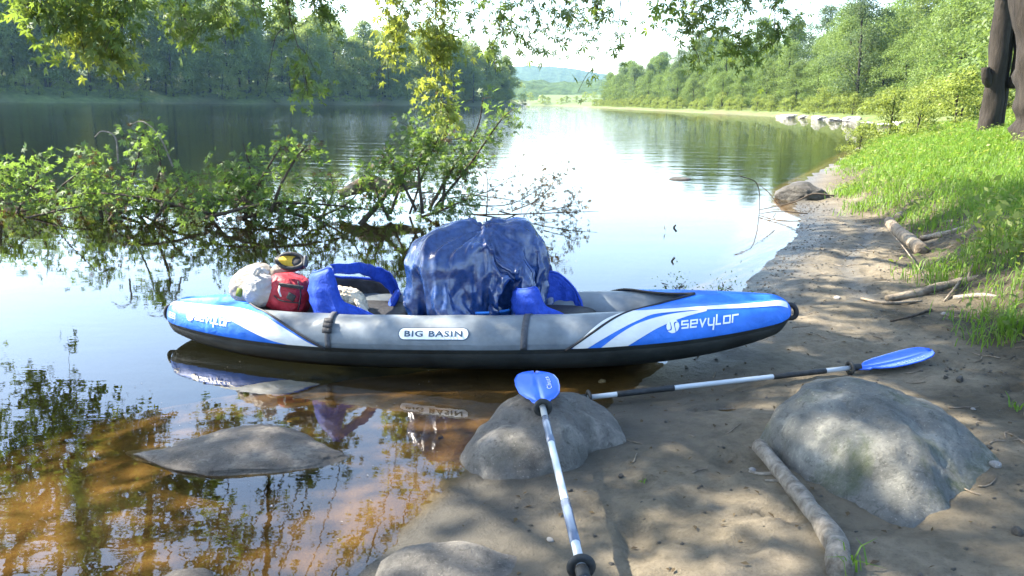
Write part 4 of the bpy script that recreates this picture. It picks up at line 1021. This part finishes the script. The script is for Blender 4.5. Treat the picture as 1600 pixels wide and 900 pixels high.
def dense(V, F):                           # split strokes so that they follow the curve of the tube
    VV, FF = [], []
    for f in F:
        q = V[f]; k = len(VV) * 0 + sum(len(a) for a in VV); g = []
        for i in range(5):
            s = i / 4; g += [q[0] * (1 - s) + q[1] * s, q[3] * (1 - s) + q[2] * s]
        VV.append(np.array(g)); FF += [[k + 2 * i, k + 2 * i + 2, k + 2 * i + 3, k + 2 * i + 1] for i in range(4)]
    return np.concatenate(VV), np.array(FF)
def logo(t0, th0, sc, tilt):
    x = 0.0
    for ch in 'sevylor':
        st, adv = LET[ch]; mx_ = Mix()
        for k, pl in enumerate(st):
            V, F = dense(*stroke(pl, .24, ch == 'o'))
            V = V + [x, 0]; V = np.column_stack([V[:, 0] + V[:, 1] * .12, V[:, 1] + V[:, 0] * tilt])
            mx_.add(wrap(V, t0, th0, sc, sc, .0128 + .0005 * k), F)
        obj('letter', *mx_.get(), M['print_white'], kayak); x += adv + .42
    a = np.linspace(0, 2 * math.pi, 40, endpoint=False); c = np.array([-1.35, .42 - 1.35 * tilt]); rad = 1.0
    em = Mix(); ng = 46; h_ = 2.0 / ng
    for ix in range(ng):
        for iy in range(ng):
            qx, qy = -1 + h_ * (ix + .5), -1 + h_ * (iy + .5); rd = math.hypot(qx, qy)
            u_ = qx * .64 + qy * .77; w_ = -qx * .77 + qy * .64; sd2 = abs(w_ - .50 * math.sin(u_ * 2.9))
            if rd > 1 or (.36 < sd2 < .56): continue
            cell = np.array([(qx - h_ / 2, qy - h_ / 2), (qx + h_ / 2, qy - h_ / 2), (qx + h_ / 2, qy + h_ / 2), (qx - h_ / 2, qy + h_ / 2)]) * rad + c
            em.add(wrap(cell, t0, th0, sc, sc, .0128), [[0, 1, 2, 3]])
    obj('emblem', *em.get(), M['print_white'], kayak)
logo(.665, 20, .0330, .0)
logo(-.845, 24, .0275, -.04)
# boxed mark on the left nose
mk = Mix()
for pl, cl_ in (([(0, 0), (1.9, -.1), (1.9, .75), (0, .85)], True), ([(.3, .4), (.8, .38)], False), ([(.95, .38), (1.65, .33)], False)):
    V, F = dense(*stroke(pl, .10 if cl_ else .36, cl_)); mk.add(wrap(V, -.962, 12, .03, .03, .0128), F)
obj('nose_mark', *mk.get(), M['print_white'], kayak)
# oval name plate
def stadium(w, h, n=14):
    a = np.linspace(-math.pi / 2, math.pi / 2, n)
    return np.concatenate([np.column_stack([w / 2 - h / 2 + np.cos(a) * h / 2, np.sin(a) * h / 2]), np.column_stack([-w / 2 + h / 2 - np.cos(a) * h / 2, -np.sin(a) * h / 2])])
def plate(w, h, off, material, name, parent):
    s = stadium(w, h); xs_ = np.linspace(-w / 2 + .0005, w / 2 - .0005, 60)
    e = np.abs(xs_) - (w / 2 - h / 2); hh_ = np.where(e > 0, np.sqrt(np.maximum((h / 2) ** 2 - e ** 2, 0)), h / 2)
    V, F = grid(lambda u, v: wrap(np.column_stack([np.interp(u, np.linspace(0, 1, 60), xs_), (v * 2 - 1) * np.interp(u, np.linspace(0, 1, 60), hh_)]), -.05, 27, 1, 1, off), 60, 6)
    return obj(name, V, F, material, parent)
pl_ = plate(.392, .068, .004, M['print_dark'], 'name_plate_border', kayak)
pl_ = plate(.380, .058, .0055, M['print_white'], 'name_plate', kayak)
def text2d(s, bold=.02):
    cu = bpy.data.curves.new('txt', 'FONT'); cu.body = s; cu.align_x = 'CENTER'; cu.align_y = 'CENTER'; cu.offset = bold; cu.resolution_u = 3; cu.space_character = 1.12
    o = bpy.data.objects.new('txt', cu); scene.collection.objects.link(o); bpy.context.view_layer.update()
    me = bpy.data.meshes.new_from_object(o.evaluated_get(bpy.context.evaluated_depsgraph_get()))
    V = np.array([v.co[:2] for v in me.vertices]); F = [tuple(p.vertices) for p in me.polygons]
    bpy.data.objects.remove(o); bpy.data.curves.remove(cu); bpy.data.meshes.remove(me)
    V -= (V.min(0) + V.max(0)) / 2
    return V, F
V, F = text2d('BIG BASIN', .025); V = V / [V[:, 0].max() * 2, V[:, 1].max() * 2]
def islands(n_, F):
    lab = list(range(n_))
    def find(a):
        while lab[a] != a: lab[a] = lab[lab[a]]; a = lab[a]
        return a
    for f in F:
        for q in f[1:]: lab[find(q)] = find(f[0])
    out = {}
    for f in F: out.setdefault(find(f[0]), []).append(f)
    return out.values()
for fs in islands(len(V), F):
    ids = sorted({q for f in fs for q in f}); mp2 = {q: i for i, q in enumerate(ids)}
    obj('letter', wrap(V[ids], -.05, 27, .318, .032, .0085), [tuple(mp2[q] for q in f) for f in fs], M['print_dark'], pl_, smooth=False)

# ------------------------------------------------------------------ things in the kayak
def blob(size, seed, wr=.06, f=3.0, sub=5, sq=1.0, pinch=0.0):
    V, F = ICO[sub]; V = V.copy()
    V = np.sign(V) * np.abs(V) ** sq
    n = fbm(V * f * .5 + seed, 3, seed); V += unit(V) * (wr * 1.2 * n)[:, None]
    rg = 1 - np.abs(fbm(V * f + seed * 2, 4, seed + 9)); V += unit(V) * (wr * (rg - .6))[:, None]
    if pinch:
        a = np.arctan2(V[:, 1], V[:, 0]); k = sst(.2, 1.0, V[:, 2])
        V[:, :2] *= (1 - pinch * k + .10 * k * np.sin(a * 11 + 3 * V[:, 2]))[:, None]
        V[:, 2] += .25 * k
    return V * np.array(size) * .5, F
def place(V, c, rz=0, ry=0):
    cy, sy = math.cos(ry), math.sin(ry)
    return rotz(V @ np.array([[cy, 0, -sy], [0, 1, 0], [sy, 0, cy]]), rz) + np.array(c)

c = D(398, 446, 4.74); root = thing('plastic_bag', c, 'tan plastic bag bulging on the bow deck, behind the white one', 'bag')
part('bag', *(lambda V, F: (place(V, c, .3, -.5), F))(*blob((.31, .28, .25), 3, .06, 3.0, 5, .95)), M['bag_tan'], root)
part('bag_neck', *(lambda V, F: (place(V, np.array(D(434, 428, 4.72)), .3, .9), F))(*blob((.10, .09, .17), 5, .1, 5, 4, 1, .4)), M['bag_tan'], root)
V, F = box(D(374, 457, 4.585), (.035, .006, .05)); V = place(V - np.array(D(374, 457, 4.585)), D(374, 457, 4.585), 0, .3); o = part('printed_mark', V, F, M['shrub'], root)
c = D(405, 453, 4.62); root = thing('plastic_bag', c, 'crinkled white plastic bag on the bow deck beside the red bag', 'bag')
part('bag', *(lambda V, F: (place(V, c, .1, 1.1), F))(*blob((.20, .17, .20), 14, .06, 3.4, 5, 1.0, .30)), M['bag_white'], root)

for k, (x0, x1) in enumerate(((396, 412), (402, 420))):
    part('handle', *tube(smooth_line([D(x0, 428 + k, 4.60), D((x0 + x1) / 2 - 2, 419 + 2 * k, 4.58), D(x1, 427, 4.59)], 6), .006, 6, .3, 2, 2.0), M['bag_white'], root)
c = D(452, 459, 4.68); root = thing('red_bag', c, 'red nylon bag with a black strap, packed between the white bag and front seat', 'bag')
part('bag_body', *(lambda V, F: (place(V, c, -.1, .35), F))(*blob((.27, .25, .25), 8, .05, 3, 5, .72)), M['red'], root)
q = np.array(D(455, 447, 4.54)); V, F = box((0, 0, 0), (.15, .012, .022)); bevel(part('strap', place(V, q, -.1, .1), F, M['black'], root), .004)
q = np.array(D(455, 464, 4.53)); V, F = box((0, 0, 0), (.05, .014, .045)); bevel(part('buckle', place(V, q, -.1, .5), F, M['black'], root), .008)
part('zip', *tube(smooth_line([D(428, 462, 4.555), D(440, 470, 4.535), D(470, 474, 4.545)], 6), .004, 6), M['black'], root)
part('side_strap', *tube(smooth_line([D(466, 440, 4.55), D(470, 460, 4.53), D(466, 484, 4.55)], 6), .010, 6, 0, 0, .4), M['black'], root)
part('pull_tab', *tube(smooth_line([D(437, 447, 4.545), D(436, 455, 4.53), D(439, 463, 4.54)], 5), .006, 6), M['white_fabric'], root)

c = D(453, 411, 4.66); root = thing('water_shoe', c, 'black water shoe with a yellow insole on top of the red bag', 'shoe', rot=(R(58), R(8), R(14)))
def sole(a, b_, h, z0):
    an = np.linspace(0, 2 * math.pi, 40, endpoint=False)
    def fn(u, v):
        th = u * 2 * math.pi; w = np.array([0, 1, 1, 0])[np.round(v * 3).astype(int)]; z = np.array([0, 0, h, h])[np.round(v * 3).astype(int)]
        x = np.cos(th) * a * w; y = np.sin(th) * b_ * w * (1 + .18 * np.cos(th) - .12 * np.cos(2 * th)); return np.column_stack([x, y, z0 + z + .012 * (x / a) ** 2])
    return grid(fn, 40, 4, True)
obj('sole', *sole(.088, .050, .028, 0), M['black'], root)
obj('insole', *sole(.066, .036, .004, .028), M['yellow'], root)
obj('upper', *tube(np.array([(.072 * math.cos(a) + .004, .046 * math.sin(a), .034 + .012 * math.cos(a)) for a in np.linspace(-2.6, 2.6, 26)]), .013, 8), M['black'], root)
obj('toe_cover', *(lambda V, F: (V * [1, 1, .8] + [.055, 0, .022], F))(*blob((.10, .085, .07), 6, .04, 3, 4)), M['black'], root)
V, F = box((.085, 0, .045), (.02, .07, .05)); bevel(obj('heel_tab', V, F, M['strap'], root), .008)

def seat(loc, label, s, rz=0.0, strap=True):
    root = thing('kayak_seat', loc, label, 'seat', 'blue kayak seats', (0, 0, rz)); root.scale = (s, s, s)
    path = smooth_line([(.11, -.225, 0), (.0, -.26, 0), (-.13, -.265, 0), (-.27, -.20, 0), (-.335, -.02, 0), (-.25, .18, 0), (-.06, .25, 0), (.07, .24, 0), (.15, .19, 0)], 12)
    k = len(path); uu = np.linspace(0, 1, k); xp = path[:, 0]; pk = 1.0 if strap else .8
    near_z = np.interp(-xp, [-.11, 0, .10, .125, .145, .165, .21, .27, .34], np.array([.05, .115, .155, .19, .32, .385, .36, .33, .30]) * np.array([1, 1, 1, 1, pk, pk, pk, pk, pk]))
    far_z = np.interp(uu, [.5, .62, .75, .88, 1], [.28 * pk, .21, .19, .16, .05] if strap else [.2, .34, .30, .18, .04])
    zt = np.where(uu < .5, near_z, far_z); zt = np.convolve(np.pad(zt, 1, 'edge'), np.ones(3) / 3, 'valid')
    nrm_ = unit(np.gradient(path, axis=0)); nrm_ = np.column_stack([nrm_[:, 1], -nrm_[:, 0], 0 * uu]) * -1
    nrm_ = np.where((np.einsum('ij,ij->i', nrm_, path) > 0)[:, None], nrm_, -nrm_)
    def shell(off, inset, puff):
        def fn(u, v):
            i = np.clip(np.round(u * (k - 1)).astype(int), 0, k - 1)
            z = .0 + (zt[i] - inset) * v
            lean = .08 * z + puff * (1.0 * np.sin(math.pi * v) ** .7 + .25 * np.sin(v * math.pi * 4) ** 2) + off + .006 * np.sin(u * 60) * np.sin(math.pi * v)
            return path[i] + nrm_[i] * lean[:, None] + np.column_stack([0 * z, 0 * z, z])
        return grid(fn, k, 14)
    o = obj('backrest', *shell(.0, 0, .035), M['blue_seat'], root); solid(o, .012, 0)
    o = obj('lining', *shell(-.018, .006, .0), M['black' if strap else 'blue_seat'], root); solid(o, .004, 0)
    V, F = shell(0, 0, .03); e = V.reshape(k, 14, 3)
    obj('padded_rim', *tube(e[:, -1, :], .010, 8), M['blue_seat'], root)
    obj('edge_piping', *tube(e[:k // 2, 0, :] + nrm_[:k // 2] * .012 + (0, 0, .012), .006, 6), M['piping'], root)
    b0 = smooth_line([(-.175, -.27, .395), (-.07, -.04, .365), (-.02, .12, .315), (.05, .20, .27), (.10, .22, .20), (.135, .20, .12)], 8); kb = len(b0)
    def ribbon(u, v):
        i = np.clip(np.round(u * (kb - 1)).astype(int), 0, kb - 1); w = np.interp(u, [0, .3, .6, .8, 1], [.06, .08, .12, .15, .12])
        return b0[i] + np.column_stack([.012 * np.sin(v * math.pi), .02 * np.sin(v * math.pi), -w * v + .004 * np.sin(u * 40)])
    if strap: solid(obj('top_strap', *grid(ribbon, kb, 8), M['blue_seat'], root), .018, 0)
    obj('cushion', *(lambda V, F: (V + [.02, 0, .03], F))(*blob((.50, .44, .09), 9, .03, 2, 4, .7)), M['black'], root)
    if strap: obj('bolster', *(lambda V, F: (place(V, (.11, .10, .06), .2, .5), F))(*blob((.05, .22, .21), 4, .03, 2, 4, .7)), M['blue_seat'], root)
    return root
p = D(580, 495, 4.60); seat((p.x, p.y + .02, p.z), 'front blue kayak seat with open strap, holding a cream cloth', .90, R(-6))
p = D(878, 499, 4.42); seat((p.x, p.y + .02, p.z), 'rear blue kayak seat tucked behind the blue tarp bundle', .74, R(-8), False)
c = D(549, 469, 4.50); root = thing('cream_cloth', c, 'crumpled cream cloth stuffed in the front seat', 'cloth')
part('cloth', *(lambda V, F: (place(V, c, .2, .55), F))(*blob((.19, .13, .12), 77, .17, 5, 5, .9)), M['cream'], root)
part('trailing_end', *(lambda V, F: (place(V, np.array(D(567, 484, 4.43)), .1, .95), F))(*blob((.13, .05, .04), 78, .12, 4, 4)), M['cream'], root)

c = D(745, 494, 4.42)
def tubfn(u, v):
    a = u * 2 * math.pi; rr = np.array([.93, 1.0, 1.035, 1.035, 1.0, .96, .9, .0]); zz = np.array([-.10, .0, .0, .014, .016, .004, -.09, -.095]); i = np.round(v * 7).astype(int)
    return np.column_stack([.235 * np.cos(a) * rr[i], .16 * np.sin(a) * rr[i], zz[i] + .012 * np.cos(a)])
V, F = grid(tubfn, 48, 8, True)
o = obj('plastic_tub', rotz(V, R(-7)) + np.array([0, .12, .02]), F, M['tub']); o.location = c
tag(o, 'light blue plastic tub rim showing under the tarp bundle', 'tub')

# the tarp: a sheet draped over a pile and gathered in at the bottom
def tarp():
    nx, ny = 110, 96; sx, sy = 2.25, 1.95; c0 = np.array([-.17, 4.60])
    gx, gy = np.meshgrid(np.linspace(-sx / 2, sx / 2, nx), np.linspace(-sy / 2, sy / 2, ny), indexing='ij')
    P = np.stack([gx + c0[0], gy + c0[1], np.full_like(gx, .86)], -1)
    P[..., 2] += .03 * vnoise(np.column_stack([gx.ravel() * 5, gy.ravel() * 5, 0 * gx.ravel()]), 5).reshape(gx.shape)
    Q = P.copy(); dx, dy = sx / (nx - 1), sy / (ny - 1)
    col = [((-.385, 4.58, .50), (.215, .24, .20)), ((-.27, 4.66, .58), (.13, .14, .18)), ((.03, 4.66, .60), (.13, .15, .18)), ((.04, 4.62, .42), (.16, .2, .2)), ((-.16, 4.66, .36), (.34, .24, .17)), ((-.47, 4.56, .44), (.13, .16, .13)), ((.13, 4.62, .50), (.06, .12, .16))]
    rim_r = np.sqrt((gx / (sx / 2)) ** 2 + (gy / (sy / 2)) ** 2)
    edge = rim_r > .72
    ang = np.arctan2(gy / sy, gx / sx)
    tgt = np.stack([c0[0] + .05 + .25 * np.cos(ang), c0[1] + .17 * np.sin(ang), np.full_like(gx, .20) - .06 * (rim_r - .8)], -1)
    def con(sa, sb, rest, k):
        d = P[sb] - P[sa]; l = np.sqrt((d * d).sum(-1, keepdims=True)) + 1e-9
        c = d * (k * .5 * (l - rest) / l); P[sa] += c; P[sb] -= c
    s_ = slice
    batches = []
    for o_ in (0, 1):
        ia, ib = s_(o_, nx - 1, 2), s_(o_ + 1, nx, 2); batches.append(((ia, s_(None)), (ib, s_(None)), dx, 1.0))
        ja, jb = s_(o_, ny - 1, 2), s_(o_ + 1, ny, 2); batches.append(((s_(None), ja), (s_(None), jb), dy, 1.0))
    diag = math.hypot(dx, dy)
    for o_ in (0, 1):
        a_, b_ = s_(o_, nx - 1, 2), s_(o_ + 1, nx, 2)
        batches.append(((a_, s_(0, ny - 1)), (b_, s_(1, ny)), diag, .35)); batches.append(((a_, s_(1, ny)), (b_, s_(0, ny - 1)), diag, .35))
    bend = []
    for q_ in (3, 6):
        bend += [((s_(0, nx - q_), s_(None)), (s_(q_, nx), s_(None)), q_ * dx), ((s_(None), s_(0, ny - q_)), (s_(None), s_(q_, ny)), q_ * dy)]
    pins = [((-.13, 4.30), (-.15, 4.47, .70), .05), ((.0, 4.20), (.0, 4.40, .47), .07), ((-.34, 4.22), (-.33, 4.34, .36), .05), ((.10, 4.26), (.12, 4.44, .60), .04)]
    pinm = [np.exp(-((gx + c0[0] - a_[0]) ** 2 + (gy + c0[1] - a_[1]) ** 2) / (2 * w_ ** 2))[..., None] for a_, t_, w_ in pins]
    steps = 230
    for it in range(steps):
        vel = (P - Q) * .965; Q = P.copy(); P = P + vel; P[..., 2] -= .00075
        pull = min(1, max(0, (it - 25) / 130))
        if pull > 0: P[edge] += (tgt[edge] - P[edge]) * (.010 + .10 * pull ** 2)
        for _ in range(5):
            for a_, b_, r_, k_ in batches: con(a_, b_, r_, k_)
        for a_, b_, r_ in bend:
            d = P[b_] - P[a_]; l = np.sqrt((d * d).sum(-1, keepdims=True)) + 1e-9
            cc = d * (.10 * np.minimum(l - r_ * .93, 0) / l); P[a_] += cc; P[b_] -= cc
        for (a_, t_, w_), pm in zip(pins, pinm): P += (np.array(t_) - P) * pm * (.05 + .1 * pull)
        for cc, rr in col:
            w = (P - cc) / rr; l = np.sqrt((w * w).sum(-1, keepdims=True)); ins = l[..., 0] < 1
            if ins.any():
                P[ins] = np.array(cc) + (w[ins] / np.maximum(l[ins], 1e-6)) * rr
                Q[ins] += (P[ins] - Q[ins]) * .6
        P[..., 2] = np.maximum(P[..., 2], .13)
    up = 3; xi = np.linspace(0, nx - 1, (nx - 1) * up + 1); yi = np.linspace(0, ny - 1, (ny - 1) * up + 1)
    for ax_, t_ in ((0, xi), (1, yi)):
        n0 = P.shape[ax_]; i0 = np.clip(t_.astype(int), 0, n0 - 2); f = (t_ - i0); sh = [1, 1, 1]; sh[ax_] = -1; f = f.reshape(sh)
        tk = lambda q: np.take(P, np.clip(q, 0, n0 - 1), axis=ax_)
        p0, p1, p2, p3 = tk(i0 - 1), tk(i0), tk(i0 + 1), tk(i0 + 2)
        P = .5 * (2 * p1 + (p2 - p0) * f + (2 * p0 - 5 * p1 + 4 * p2 - p3) * f ** 2 + (3 * p1 - p0 - 3 * p2 + p3) * f ** 3)
    nx, ny = P.shape[:2]
    V = P.reshape(-1, 3)
    an = np.arctan2(V[:, 1] - 4.62, V[:, 0] + .17); dr = unit(V - np.array([-.17, 4.62, .35]))
    for f1, f2, am, sd_ in ((2.6, 2.4, .036, 3), (4.5, 5.0, .024, 8), (9, 9, .012, 5)):
        q = np.column_stack([an * f1 + V[:, 2] * 1.7, V[:, 2] * f2, V[:, 0] * 1.5])
        V = V + dr * (am * (.45 - 1.5 * np.abs(vnoise(q, sd_))) * sst(.2, .34, V[:, 2]))[:, None]
    rg = np.random.default_rng(4)
    warp = np.column_stack([vnoise(V * 4 + k * 9, k) for k in range(3)])
    for f, am in ((5, .016), (7, .013), (9, .010), (13, .007), (17, .006), (23, .0045), (31, .003), (12, .007), (15, .006), (8, .011)):
        am *= 1.6; d_ = unit(rg.normal(0, 1, 3) * np.array([1.3, .8, .8])); q = V @ d_ * f + warp @ rg.normal(0, .5, 3) * f * .12 + rg.uniform(0, 9)
        amp_ = np.clip(.5 + .9 * vnoise(V * 3.5 + f, int(f)), 0, 1.2)
        V = V + dr * (am * amp_ * (np.abs((q % 2) - 1) - .5) * sst(.19, .3, V[:, 2]))[:, None]
    i, j = np.meshgrid(np.arange(nx - 1), np.arange(ny - 1), indexing='ij')
    F = np.stack([i * ny + j, (i + 1) * ny + j, (i + 1) * ny + j + 1, i * ny + j + 1], -1).reshape(-1, 4)
    o = obj('tarp_bundle', V, F, M['tarp'], origin=(c0[0], c0[1], .2)); o['at'] = (c0[0], c0[1], .2)
    solid(o, .003, 0)
    tag(o, 'big blue tarp bundle with gathered folds in the middle of the kayak', 'tarp')
tarp()

# ------------------------------------------------------------------ paddles
def paddle(a, b_, label, roll=0.0, roll2=None, gripm='rubber', bend=.055, bl_=.45):
    a, b_ = np.array(a, float), np.array(b_, float); mid = (a + b_) / 2
    x = Vector(b_ - a).normalized(); y = Vector((0, 0, 1)).cross(x).normalized(); z = x.cross(y)
    root = thing('paddle', mid, label, 'paddle')
    root.rotation_euler = Matrix((x, y, z)).transposed().to_euler()
    ln = np.linalg.norm(b_ - a) / 2
    root['half'] = ln
    def cyl(x0, x1, r, n=16): return tube(np.array([(q, 0, 0) for q in np.linspace(x0, x1, 5)]), r, n)
    obj('shaft', *cyl(-ln - .06, ln + .06, .0128), M['alu'], root)
    for s_ in (-1, 1):
        obj('grip', *cyl(s_ * ln * .38, s_ * ln * .80, .0150), M[gripm], root)
        obj('ferrule', *cyl(s_ * (ln + .012), s_ * (ln + .06), .0185), M['rubber'], root)
        def ringfn(u, v):
            t = u * 2 * math.pi; w = v * 2 * math.pi; rr = .027 + .012 * np.cos(w)
            return np.column_stack([s_ * ln + .008 * np.sin(w), rr * np.cos(t), rr * np.sin(t)])
        obj('drip_ring', *grid(ringfn, 28, 10, True), M['rubber'], root)
        rl = roll if s_ > 0 else (roll if roll2 is None else roll2)
        cr, sr = math.cos(rl), math.sin(rl)
        def wid(q):
            return np.interp(q, [0, .10, .22, .36, .55, .74, .88, .96, 1.0], [.014, .024, .062, .086, .096, .097, .084, .056, .006])
        def surf(q, e, lift=0.0):                 # q along, e -1..1 across
            hw = wid(q); yy = hw * e; zz = bend * q ** 2 + .010 * (e ** 2) * (q > .15) + .010 * np.exp(-(yy / .010) ** 2) * (1 - q) + lift
            P = np.column_stack([s_ * (ln + .03 + q * bl_), yy, zz - .006])
            return np.column_stack([P[:, 0], P[:, 1] * cr - P[:, 2] * sr, P[:, 1] * sr + P[:, 2] * cr])
        bl = obj('blade', *grid(lambda u, v: surf(u, v * 2 - 1), 44, 25), M['blade'], root); solid(bl, .006, -1)
        V, F = text2d('Chuta', -.005); V = V / (V[:, 0].max() * 2)
        q = .66 + V[:, 0] * .36 * s_; e = (-.52 * s_ + V[:, 1] * .85)
        obj('lettering', surf(q, e, .0032), F, M['print_white'], bl, smooth=False)
    return root
A = np.array(G(848, 637, .232)); B = np.array(G(908, 886, .25))
paddle(B, A, 'paddle with its blue blade on the rock and its shaft towards the viewer', R(0), None, 'slate', .012, .40)
A = np.array(on_ground(920, 621, .05)); B = np.array(on_ground(1328, 575, .035))
paddle(A, B, 'paddle lying on the sand beside the kayak, blade tip pointing right', R(-3), R(152))

# ------------------------------------------------------------------ haze
V, F = box((0, 950, 38), (2960, 2480, 84))
hz = obj('haze', V, F, None, smooth=False)
m = bpy.data.materials.new('river_haze'); m.use_nodes = True
m.node_tree.nodes.remove(m.node_tree.nodes['Principled BSDF'])
pv = N(m, 'VolumePrincipled'); pv.inputs['Color'].default_value = (0.34, 0.64, 1.0, 1)
pv.inputs['Density'].default_value = 0.00013; pv.inputs['Anisotropy'].default_value = 0.35
L(m, pv.outputs[0], m.node_tree.nodes['Material Output'].inputs['Volume'])
hz.data.materials.append(m)
tag(hz, 'pale blue morning haze over the river valley', 'haze', kind='stuff')
